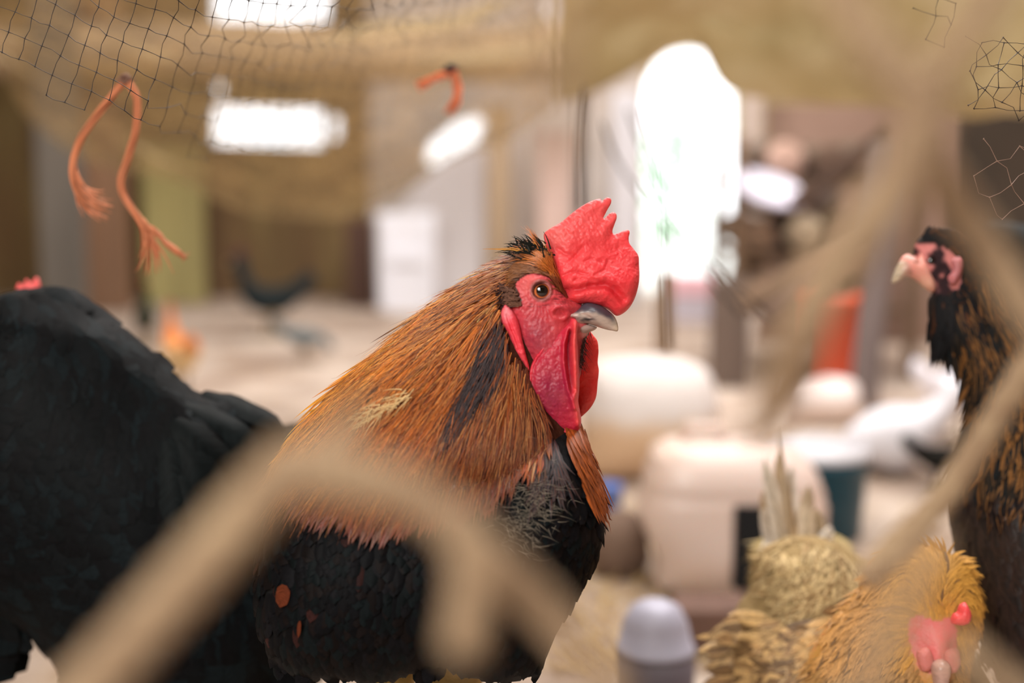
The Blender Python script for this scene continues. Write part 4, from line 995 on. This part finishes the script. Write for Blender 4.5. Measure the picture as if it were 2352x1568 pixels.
# firewood: logs with bark and cut ends, and split planks
barkm = mat('bark_skin', attr=True, rough=.9, noise_c=(60, 46, 36), nscale=30, nmix=.5, bump=.8, bscale=60, bdist=.006)
LG = [(1800, .49, .05, .03, (206, 172, 156), 'pinkish cut log end highest on the firewood rack'), (1905, .49, .045, -.04, (96, 74, 60), 'dark log under the tarp edge between the pinkish and the mauve log'),
      (2005, .49, .05, .02, (150, 122, 112), 'mauve-brown log at the right of the top shelf of firewood'),
      (1800, .395, .04, -.05, (84, 66, 52), 'dark thin log lying on the pale and tan logs'), (1900, .40, .04, .04, (98, 84, 76), 'dark grey log lying on the large pale log'),
      (1852, .31, .05, .03, (214, 196, 168), 'large pale cut log end in the middle of the firewood'), (1745, .31, .045, -.02, (176, 150, 128), 'tan log left of the large pale one'),
      (1956, .31, .045, .04, (120, 94, 76), 'brown log right of the large pale one'), (1770, .18, .05, 0, (152, 124, 104), 'brown log at the lower left of the firewood'),
      (1878, .18, .045, .02, (186, 158, 130), 'light tan log in the middle of the lowest shelf of firewood'), (1980, .18, .04, -.02, (110, 88, 74), 'dark log at the lower right of the firewood')]
for px, py, r, a, c, lab in LG:
    p = Vector((WB(px, 500, 3.47).x, 3.47, py+r*1.02)); d = Vector((math.sin(a), math.cos(a), 0)); q = d.to_track_quat('Z', 'Y').to_matrix()
    L_ = .34; o = p
    cl = [lin(c)]*2+[lin((96, 78, 62))]*8+[lin(c)]*2
    prof = [(1e-4, 0), (r*.92, 0)]+[(r*(1+.05*math.sin(k*1.7)), .004+L_*k/7) for k in range(8)]+[(r*.9, L_+.01), (1e-4, L_+.01)]
    mb = MB().lathe(o, prof, 18, c=cl, axis=q, sx=1, sy=.92)
    simple('log', mb, barkm, lab, 'log', origin=o, group='firewood logs piled before the partition', smooth=True)
# rack that carries the logs
rk = empty('wooden_rack', (WB(1850, 500, 3.6).x, 3.6, 0), 'rough wooden rack carrying the firewood', 'rack')
rm = col_mat('rack_wood', (130, 106, 84), rough=.9, noise_c=(90, 70, 54), nscale=4)
for px in (1715, 2010):
    for yy in (3.46, 3.81): MB().box((WB(1865, 500, 3.64).x+(-.215 if px < 1800 else .215), yy, .30), (.03, .03, .60), bev=.004).build('leg', rm, rk, smooth=False)
for z in (.18, .31, .49): MB().box((WB(1865, 500, 3.64).x, 3.64, z-.011), (.40, .32, .02), bev=.003).build('shelf', rm, rk, smooth=False)
# slanting planks, white tray on the pile
for (a, b, w, c, lab) in [((1700, 690), (2010, 560), .05, (150, 126, 104), 'brown plank slanting across the foot of the firewood'), ((1820, 470), (2050, 300), .04, (88, 68, 56), 'dark plank slanting up across the firewood'), ((1760, 730), (1900, 640), .04, (112, 92, 86), 'grey-brown plank lying at the lower right of the firewood')]:
    yp = {0: 3.36, 1: 3.36, 2: 3.30}[0 if a[0] == 1700 else (1 if a[0] == 1820 else 2)]; A, B = WB(*a, yp), WB(*b, yp); d = (B-A); q = d.to_track_quat('X', 'Z').to_matrix()
    mb = MB().box((A+B)/2, (d.length, .02, w), rot=q, bev=.003); simple('plank', mb, col_mat('plank_wood', c, rough=.9, noise_c=tuple(v*.7 for v in c), nscale=8), lab, 'plank', origin=(A+B)/2, group='planks on the firewood')
tr = MB(); A = WB(1765, 440, 3.4)
q = Matrix.Rotation(math.radians(14), 3, 'Y')@Matrix.Rotation(math.radians(24), 3, 'X')
tr.lathe(A, [(1e-4, 0), (.075, 0), (.085, .012), (.088, .012), (.078, -.004), (1e-4, -.004)], 28, axis=q)
simple('tray', tr, col_mat('enamel', (206, 204, 220), rough=.35), 'white enamel tray resting tilted on the firewood', 'tray', origin=A, smooth=True)

def bucket(o, r0, r1, h, c, label, cat='bucket', name='bucket', lid=None, handle=True):
    o = Vector(o); b = empty(name, o, label, cat); m = col_mat(name+'_plastic', c, rough=.4)
    MB().lathe(o, [(1e-4, .0), (r0*.96, 0), (r0, .004), (r1, h-.012), (r1*1.06, h-.012), (r1*1.07, h), (r1*.96, h), (r0*.95, .008), (1e-4, .008)], 40).build('shell', m, b)
    if handle: MB().tube([o+Vector((math.cos(a)*r1*1.08, math.sin(a)*.02-r1*.3*math.sin(a), h-.02+math.sin(a)*-.02)) for a in [math.pi*i/16 for i in range(17)]], .003, 8).build('handle', col_mat('wire', (150, 150, 150), metal=.8), b)
    if lid: MB().lathe(o+Vector((0, 0, h)), [(1e-4, 0), (r1*1.08, 0), (r1*1.1, .006), (r1*1.05, .014), (r1*.5, .022), (1e-4, .024)], 40).build('lid', col_mat('lid_plastic', lid, rough=.35), b)
    return b
g = G(1910, 905); bucket((g.x, g.y, 0), .062, .070, .235, (226, 92, 58), 'orange bucket on the floor below the firewood')
g = G(1868, 1225); bucket((g.x, g.y, 0), .070, .078, .125, (12, 76, 98), 'teal tub with a white lid behind the tail of the buff hen', cat='tub', name='tub', lid=(206, 208, 216), handle=False)
g = G(1400, 1182); bucket((g.x, g.y, 0), .016, .020, .05, (92, 120, 190), 'small blue cup beside the breast of the rooster', cat='cup', name='cup', handle=False)
# feed sack
def sack(px, py, w, h, c1_, c2_, label, d=.1):
    g = G(px, py); fr = side_frame((g.x, g.y+d, 0), 0)
    ol = [(-w*.48, .0), (-w*.5, h*.3), (-w*.49, h*.7), (-w*.42, h*.93), (-w*.15, h), (w*.15, h*.99), (w*.4, h*.88), (w*.49, h*.6), (w*.5, h*.25), (w*.47, 0)]
    mb = puff(fr, ol, d, w*.35, w*.04, col=lambda x, y: lin(mixc(c2_, c1_, sstep(h*.38, h*.62, y+.01*fn(x, y, 30)))), smooth=10, bump=lambda x, y: .004*fn(x, y, 20))
    return simple('feed_sack', mb, mat('sack_weave', attr=True, rough=.8, bump=.4, bscale=200), label, 'sack', origin=(g.x, g.y+d, 0), smooth=True)
sack(1505, 1120, .245, .215, (232, 226, 224), (216, 184, 150), 'white and tan feed sack slumped on the floor behind the beak of the rooster')
sack(1905, 985, .16, .10, (222, 210, 206), (206, 188, 178), 'low pale sack on the floor under the orange bucket', d=.06)
# white plastic canister with a feeding slot cut in it
def canister():
    g = G(1660, 1400); y0 = g.y+.09; k = y0/F*1.02
    fr = Frame(Vector((WB(1660, 1400, y0).x, y0, .0)), Vector((k, 0, 0)), Vector((0, 0, 1))*-k, Vector((0, -1, 0)), 1660, 1412)
    b = empty('canister', (fr.o.x, y0, 0), 'white plastic canister with a dark slot in its front, beside the buff hen tail', 'canister')
    ol = [(1530, 1408), (1500, 1330), (1462, 1240), (1462, 1190), (1480, 1110), (1500, 1074), (1545, 1060), (1660, 1058), (1770, 1064), (1830, 1090), (1872, 1140), (1888, 1210), (1880, 1320), (1862, 1408)]
    m = col_mat('milky_plastic', (222, 204, 196), rough=.35, sss=.2, noise_c=(222, 194, 176), nscale=8, nmix=.5)
    puff(fr, ol, .075, 90, 11, smooth=14, flat=.3, bump=lambda x, y: -.004*math.exp(-(abs(y-1170)/8)**2)-.03*(1 if 1666 < x < 1735 and 1186 < y < 1376 else 0)).build('shell', m, b)
    MB().box(fr(1700, 1280, .063), (70*k, .03, 190*k), bev=.003).build('slot', col_mat('slot_shadow', (12, 14, 18), rough=.9), b, smooth=False)
    MB().tube([fr(1560, 1064, .0), fr(1575, 1030, .0), fr(1640, 1030, 0), fr(1655, 1062, 0)], .007, 10).build('handle', m, b)
    return b
canister()
g = G(1635, 1500); simple('wooden_block', MB().box((g.x, g.y+.02, .028), (.085, .07, .056), bev=.004), col_mat('block_wood', (110, 84, 74), rough=.9, noise_c=(80, 60, 52), nscale=20), 'dark wooden block on the floor in front of the canister', 'block', origin=(g.x, g.y, 0))
st = MB(); g = G(1425, 1330)
st.lathe((g.x, g.y+.03, 0), [(1e-4, -.002), (.032, 0), (.040, .02), (.036, .06), (.022, .085), (1e-4, .09)], 16, sx=1.1)
simple('stone', st, col_mat('brown_stone', (120, 98, 84), rough=.9, noise_c=(90, 72, 62), nscale=20, bump=.5), 'brown stone on the floor between the rooster and the canister', 'stone', origin=(g.x, g.y+.03, 0), smooth=True)
# domed drinker
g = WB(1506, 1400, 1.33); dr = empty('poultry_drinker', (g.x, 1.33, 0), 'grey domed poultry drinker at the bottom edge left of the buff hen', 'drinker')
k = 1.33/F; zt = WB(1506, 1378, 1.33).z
MB().lathe((g.x, 1.33, 0), [(1e-4, .02), (93*k, .02), (97*k, zt-.052), (1e-4, zt-.052)], 40).build('tank', col_mat('shade_toned_metal', (92, 84, 92), rough=.5), dr)  # darker tone paints shade onto the lower half of the drinker
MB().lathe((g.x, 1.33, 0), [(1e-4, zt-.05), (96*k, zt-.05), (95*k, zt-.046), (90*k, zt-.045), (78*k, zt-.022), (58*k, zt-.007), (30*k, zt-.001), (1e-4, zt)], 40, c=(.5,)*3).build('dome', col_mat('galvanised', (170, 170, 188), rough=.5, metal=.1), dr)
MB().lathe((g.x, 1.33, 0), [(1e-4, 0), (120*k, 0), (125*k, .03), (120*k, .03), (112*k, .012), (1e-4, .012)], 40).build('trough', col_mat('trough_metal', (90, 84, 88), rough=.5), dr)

# ---- small far birds, each built in its own upright frame
def far_bird(px, py, s, heading, c, label, tail=True, headup=True, legc=(120, 100, 60), comb=(200, 60, 50), cat='hen', ccol=None, sit=False):
    g = G(px, py); fr = side_frame((g.x, g.y, 0), heading); b = empty('hen', (g.x, g.y, 0), label, cat)
    S = s
    ol = [(-.50, .62), (-.42, .74), (-.30, .66), (-.15, .58), (.05, .57), (.18, .62), (.24, .76), (.26, .86), (.33, .93), (.40, .90), (.43, .83), (.40, .74), (.36, .62), (.34, .48), (.25, .34), (.08, .27), (-.12, .28), (-.28, .38), (-.40, .50)]
    if not headup: ol = [(-.50, .62), (-.44, .72), (-.30, .62), (-.15, .57), (.05, .56), (.2, .52), (.34, .44), (.42, .34), (.47, .25), (.42, .2), (.33, .24), (.26, .32), (.18, .30), (.05, .27), (-.12, .28), (-.28, .38), (-.40, .50)]
    if sit: ol = [(x*.9, max(.01, (y-.26)*1.5)) for x, y in ol]
    ol = [(x*S, y*S) for x, y in ol]
    cf = ccol if ccol else (lambda x, y: lin(c))
    mb = puff(fr, ol, lambda x, y: (.26 if sit else .16)*S*(1-.6*sstep(.6*S, .8*S, y))*(1-.5*sstep(-.3*S, -.48*S, x)), .14*S, .022*S, smooth=14, col=lambda x, y: cf(x/S, y/S))
    lg = MB()
    for sx in (() if sit else (-1, 1)):
        hp = fr(0.0+.02*sx*S, .30*S, .06*S*sx); ft = fr(.0+.05*sx*S, 0, .06*S*sx); leg(None, lg, hp, ft, heading, .011*S/.3*.3+.002)
    lg.c = [lin(legc)]*len(lg.v)
    MB().add(mb).add(lg).build('body', M['fluff'], b)
    if headup:
        puff(fr, [(x*S, y*S) for x, y in [(.28, .92), (.29, 1.0), (.33, .97), (.36, 1.02), (.39, .96), (.42, .95), (.42, .89), (.35, .92)]], .012*S, .03*S, .012*S, smooth=3, col=lin(comb)).build('comb', M['softskin'], b)
        puff(fr, [(x*S, y*S) for x, y in [(.42, .87), (.49, .83), (.42, .81)]], .012*S, .02*S, .01*S, smooth=2, spl=False, col=lin((190, 160, 110))).build('beak', M['beak'], b)
    return b
far_bird(626, 775, .27, math.radians(190), (26, 34, 36), 'black hen standing far back below the low window', headup=True, comb=(60, 30, 30))
far_bird(700, 835, .17, math.radians(8), (98, 106, 108), 'grey hen pecking on the bare floor below the far black hen', headup=False, legc=(150, 130, 110))
far_bird(335, 800, .19, math.radians(100), (30, 40, 24), 'small black hen half hidden behind the back of the big black hen')
far_bird(418, 915, .22, math.radians(120), (226, 190, 140), 'orange and cream hen standing behind the back of the big black hen', ccol=lambda x, y: lin(mixc((226, 196, 148), (216, 128, 66), sstep(.5, .62, y))), comb=(210, 90, 50))
far_bird(2050, 1085, .27, math.radians(160), (222, 222, 230), 'white hen crouching on the floor right of the teal tub', headup=False, sit=True, legc=(200, 160, 130))
far_bird(2185, 1010, .24, math.radians(30), (236, 236, 246), 'white hen farther back, next to the neck of the streaked hen', headup=False)
far_bird(2160, 1135, .15, math.radians(10), (20, 20, 18), 'little black hen in front of the white hens', headup=False, legc=(40, 36, 30))
# pink crate far behind the stake
g = WB(1590, 850, 4.6); ck = empty('crate', (g.x, 4.6, 0), 'pale pink crate on the floor in the doorway behind the stake', 'crate')
pm = col_mat('pink_plastic', (226, 180, 190), rough=.5); gm = col_mat('grey_plastic', (186, 180, 190), rough=.5)
MB().box((g.x, 4.6, .045), (.17, .12, .09), bev=.008).build('box', gm, ck, smooth=False)
MB().box((g.x, 4.6, .12), (.18, .13, .06), bev=.008).build('rim', pm, ck, smooth=False)

# loose straw on the floor
sm = MB()
for i in range(2600):
    if i % 3 == 0: g = G(random.uniform(1250, 1700), random.uniform(1180, 1560))
    else: g = Vector((random.uniform(-2.3, 1.5), random.uniform(1.3, 5.1), 0))
    a = random.uniform(0, 3.14); L_ = random.uniform(.02, .07); d = Vector((math.cos(a), math.sin(a), random.uniform(-.05, .3)))*L_; w = Vector((-math.sin(a), math.cos(a), 0))*.0012
    z = Vector((0, 0, .003)); c = jit(lin(random.choice([(206, 180, 130), (180, 150, 104), (150, 118, 80)])), .2)
    g = Vector((g.x, g.y, 0)); k_ = [sm.vert(g+w+z, c), sm.vert(g-w+z, c), sm.vert(g+d-w*.5+z, c), sm.vert(g+d+w*.5+z, c)]; sm.face(k_)
tag(sm.build('straw', M['fluff']), 'loose straw scattered over the sandy floor', 'straw', kind='stuff')
# ------------------------------------------------------------------ twine, bird netting, rope netting in front
M['twine'] = mat('orange_twine', attr=True, rough=.6)
def twine(paths, d, name, label, knot, n=16, spread=4.0, c=(226, 128, 78), dark=(60, 40, 36)):
    ko = P(knot[0], knot[1], d); e = empty(name, ko, label, 'twine'); u = d/F
    for path in paths:
        mb = MB(); sp = spline(path[0], 8, closed=False); m = len(sp)
        for i in range(n):
            ph = random.uniform(0, 6.28); rr = random.uniform(.2, 1)*spread; pts = []; fa = random.gauss(0, 1); fl_ = random.uniform(.85, 1)
            for j in range(int(m*fl_)):
                t = j/(m-1); x, y = sp[j]; fr_ = path[1]*max(0, (t-path[2])/(1-path[2]))**1.3
                tx, ty = sp[min(j+1, m-1)][0]-sp[max(j-1, 0)][0], sp[min(j+1, m-1)][1]-sp[max(j-1, 0)][1]; L_ = math.hypot(tx, ty)+1e-6
                off = rr*math.cos(ph+t*9)+fa*fr_
                pts.append(P(x-ty/L_*off, y+tx/L_*off, d)+CF*(rr*math.sin(ph+t*9)*u))
            cc = jit(lin(c), .25); mb.tube(pts, [u*(1.8 if j < len(pts)-3 else .9) for j in range(len(pts))], 5, c=cc)
        mb.build('strand', M['twine'], e)
    kb = MB()
    for i in range(5):
        a = i*1.3; kb.tube([ko+(CR*math.cos(a+b)*9+CU*math.sin(a+b)*(6+i))*u-CF*(.002*math.sin(b*2+i)) for b in [6.28*q/14 for q in range(15)]], u*4.5, 6, c=lin(dark))
    for i in range(6):
        a = i*1.05; kb.tube([ko, ko+(CR*math.cos(a)*26+CU*math.sin(a)*9)*u], [u*5, u*1.2], 5, c=lin(dark))
    kb.build('knot', M['twine'], e)
    return e
twine([([(286, 186), (262, 215), (215, 275), (180, 330), (168, 385), (184, 430), (215, 462), (262, 478)], 26, .55),
       ([(292, 186), (312, 220), (313, 290), (298, 350), (280, 405), (284, 450), (318, 500), (338, 540), (348, 590), (345, 638)], 30, .72),
       ([(325, 505), (352, 530), (385, 560), (432, 596)], 9, .8)], .98, 'orange_twine', 'long orange twine hanging from the bird net above the big black hen', (288, 182), n=26, spread=8, c=(196, 120, 80), dark=(110, 76, 60))
twine([([(1040, 160), (1050, 195), (1048, 230), (1030, 268)], 8, .6), ([(1030, 168), (1000, 180), (955, 202)], 7, .5)], 1.22, 'orange_twine', 'short orange twine tied with a dark knot at the top centre of the net', (1036, 158), n=22, spread=9, c=(226, 124, 80), dark=(36, 24, 22))

M['thread'] = mat('net_thread', base=(44, 34, 28), rough=.5)
def net(name, label, nodes, r, mt=None, sag=.0, knot=3.0):
    """knotted net: nodes[i][j] world points or None"""
    mb = MB(); ni, nj = len(nodes), len(nodes[0])
    def th(a, b):
        m_ = (a+b)/2+Vector(rng.normal(size=3))*sag*(b-a).length; mb.tube([a, a.lerp(m_, .55), m_, m_.lerp(b, .5), b], [r*1.5, r, r*.9, r, r*1.5], 4, cap=False)
    for i in range(ni):
        for j in range(nj):
            a = nodes[i][j]
            if a is None: continue
            if i+1 < ni and nodes[i+1][j] is not None: th(a, nodes[i+1][j])
            if j+1 < nj and nodes[i][j+1] is not None: th(a, nodes[i][j+1])
            for q in range(3):
                d = Vector(rng.normal(size=3)); d.normalize(); mb.tube([a-d*r*knot, a, a+d*r*knot], [r*.6, r*2.0, r*.6], 4)
    return tag(mb.build(name, mt or M['thread'], origin=mb.v[0]), label, 'net')
# flat sheet of net hung overhead: near at the top left, falling away to the right
def nd(x, y):
    return .80+.0011*max(0, x-330)*sstep(-60, 260, y)+.0010*max(0, x-760)*.7+max(0, y-250)*.0006
def lowedge(x): return 175+.42*x if x < 480 else (370-.0*(x-480) if x < 800 else 330)
NI, NJ = 46, 26; nodes = []
for i in range(NI):
    row = []
    for j in range(NJ):
        u_, v_ = i*46-420, j*48-420
        x = u_*math.cos(.50)-v_*math.sin(.30); y = u_*math.sin(.42)*math.exp(-max(0, u_-500)/900)+v_*math.cos(.30)
        x += 12*noise.noise(Vector((i*.35, j*.35, 0))); y += 16*noise.noise(Vector((i*.3, j*.3, 5)))
        k = .92; x = x if x < 500 else 500+(x-500)*.8
        ok = -80 < x < 1250 and -120 < y < lowedge(x)+10*math.sin(i)
        row.append(P(x, y, nd(x, y)) if ok else None)
    nodes.append(row)
net('bird_net', 'fine black bird netting sagging across the top left', nodes, .00022, sag=.05)
# second, looser fold of the same kind of net bunched at the top right
nodes = []
def tangle(a0, n1, n2, s, ox, oy, poly, d0, seed):
    nodes = []
    for i in range(n1):
        row = []
        for j in range(n2):
            u_, v_ = (i-n1/2)*s, (j-n2/2)*s
            x = ox+u_*math.cos(a0)-v_*math.sin(a0)+15*noise.noise(Vector((i*.5, j*.5, seed))); y = oy+u_*math.sin(a0)+v_*math.cos(a0)+15*noise.noise(Vector((i*.5, j*.5, seed+9)))
            row.append(P(x, y, d0+.02*noise.noise(Vector((i*.4, j*.4, seed+3)))) if inpoly(poly, x, y) else None)
        nodes.append(row)
    return nodes
pt = [(2190, 20), (2260, 60), (2360, 40), (2420, 20), (2420, 330), (2352, 300), (2300, 290), (2230, 250), (2200, 200), (2215, 130)]
net('bird_net', 'black bird netting bunched up in the top right corner', tangle(.12, 12, 10, 52, 2300, 150, pt, .80, 1), .0002, sag=.08)
net('bird_net', 'second fold of bird netting crossing the bunched one in the top right corner', tangle(.75, 12, 12, 56, 2300, 160, [(2180, 60), (2420, 40), (2420, 300), (2200, 260)], .815, 5), .0002, sag=.1)
net('bird_net', 'blurred fringe of bird netting beside the tree-like rope in the top right', tangle(.3, 7, 7, 50, 2110, 60, [(2050, -20), (2200, -20), (2190, 110), (2090, 110)], .86, 15), .0002, sag=.12)
M['thread_lit'] = mat('net_thread_lit_tone', base=(150, 120, 105), rough=.5)  # lighter copy of the net thread, with light painted into its colour
net('bird_net', 'loose threads of net with painted-in light hanging before the dark board at the right edge', tangle(1.0, 8, 8, 58, 2290, 370, [(2215, 300), (2400, 290), (2400, 520), (2330, 540), (2200, 400)], .80, 21), .00016, mt=M['thread_lit'], sag=.12)

# hairline mesh of the shade net seen in the haze: drooping lower fringe
M['rope'] = mat('burlap_rope', base=(158, 132, 104), rough=.9, noise_c=[(126, 100, 78), (182, 158, 126)], nscale=60, nmix=.5, bump=.8, bscale=220, bdist=.002)
rp_ = empty('rope_netting', P(1400, 900, .285), 'thick tan rope netting hanging out of focus in front of the birds', 'netting')
def cord(path, d, w, name='cord', flat=.6, parent=rp_, mt=None):
    sp = spline([(p[0], p[1], p[2] if len(p) > 2 else d, p[3] if len(p) > 3 else 1) for p in path], 8, closed=False); pts = [P(x, y, dd) for x, y, dd, _ in sp]; n = len(pts)
    mb = MB(); rad = [w/2*dd/F*ww for x, y, dd, ww in sp]
    mb.tube(pts, rad, 12)
    for q in range(3):   # laid strands
        tp = []
        for i, p in enumerate(pts):
            t = (pts[min(i+1, n-1)]-pts[max(i-1, 0)]).normalized(); s = t.cross(CF).normalized(); a = i*.7+q*2.09
            tp.append(p+(s*math.cos(a)+t.cross(s)*math.sin(a))*rad[i]*.62)
        mb.tube(tp, [r*.55 for r in rad], 8)
    return mb.build(name, mt or M['rope'], parent)
cord([(60, 1720), (240, 1540), (430, 1330), (600, 1140), (690, 1075)], .275, 125)
cord([(640, 1075, .275, 1.15), (760, 1085, .275, 1.3), (880, 1115, .275, 1.05), (1000, 1170, .275, .9), (1130, 1290, .275, .9), (1260, 1410, .285, .8), (1420, 1600, .285, .7)], .275, 105)
cord([(700, 1080), (770, 1000), (830, 930)], .285, 60)
cord([(1050, 1190), (1085, 1300), (1075, 1420), (1065, 1490)], .275, 100, name='rope_tassel')
cord([(1880, -120), (1970, 50), (2060, 170), (2105, 235)], .285, 100)
cord([(2330, -90), (2230, 60), (2150, 180), (2105, 235)], .285, 80)
cord([(2130, 235, .285, 1.1), (2090, 370), (1990, 520), (1900, 640), (1840, 760), (1800, 880, .30, .9), (1740, 1000, .32, .5)], .285, 110)
cord([(2120, 330), (2190, 450), (2290, 600), (2370, 730), (2480, 900)], .32, 85)
cord([(2480, 640), (2350, 860), (2250, 1020), (2160, 1150), (2060, 1250), (1990, 1330)], .47, 62)
cord([(2140, 1240), (2070, 1400), (1990, 1560), (1940, 1700)], .275, 60)
cord([(2200, 1480), (2290, 1560), (2400, 1640)], .285, 60)
cord([(1290, -100), (1275, 80), (1285, 240), (1265, 380)], .22, 60)
for (a, b, c_) in [((1500, 230), (1515, 480), (1535, 800)), ((1380, 280), (1450, 420), (1700, 720)), ((1440, 250), (1560, 520), (1780, 740)), ((1345, 200), (1332, 330), (1335, 480))]:
    cord([a, b, c_], .50, 7, name='fine_cord', mt=M['thread'])
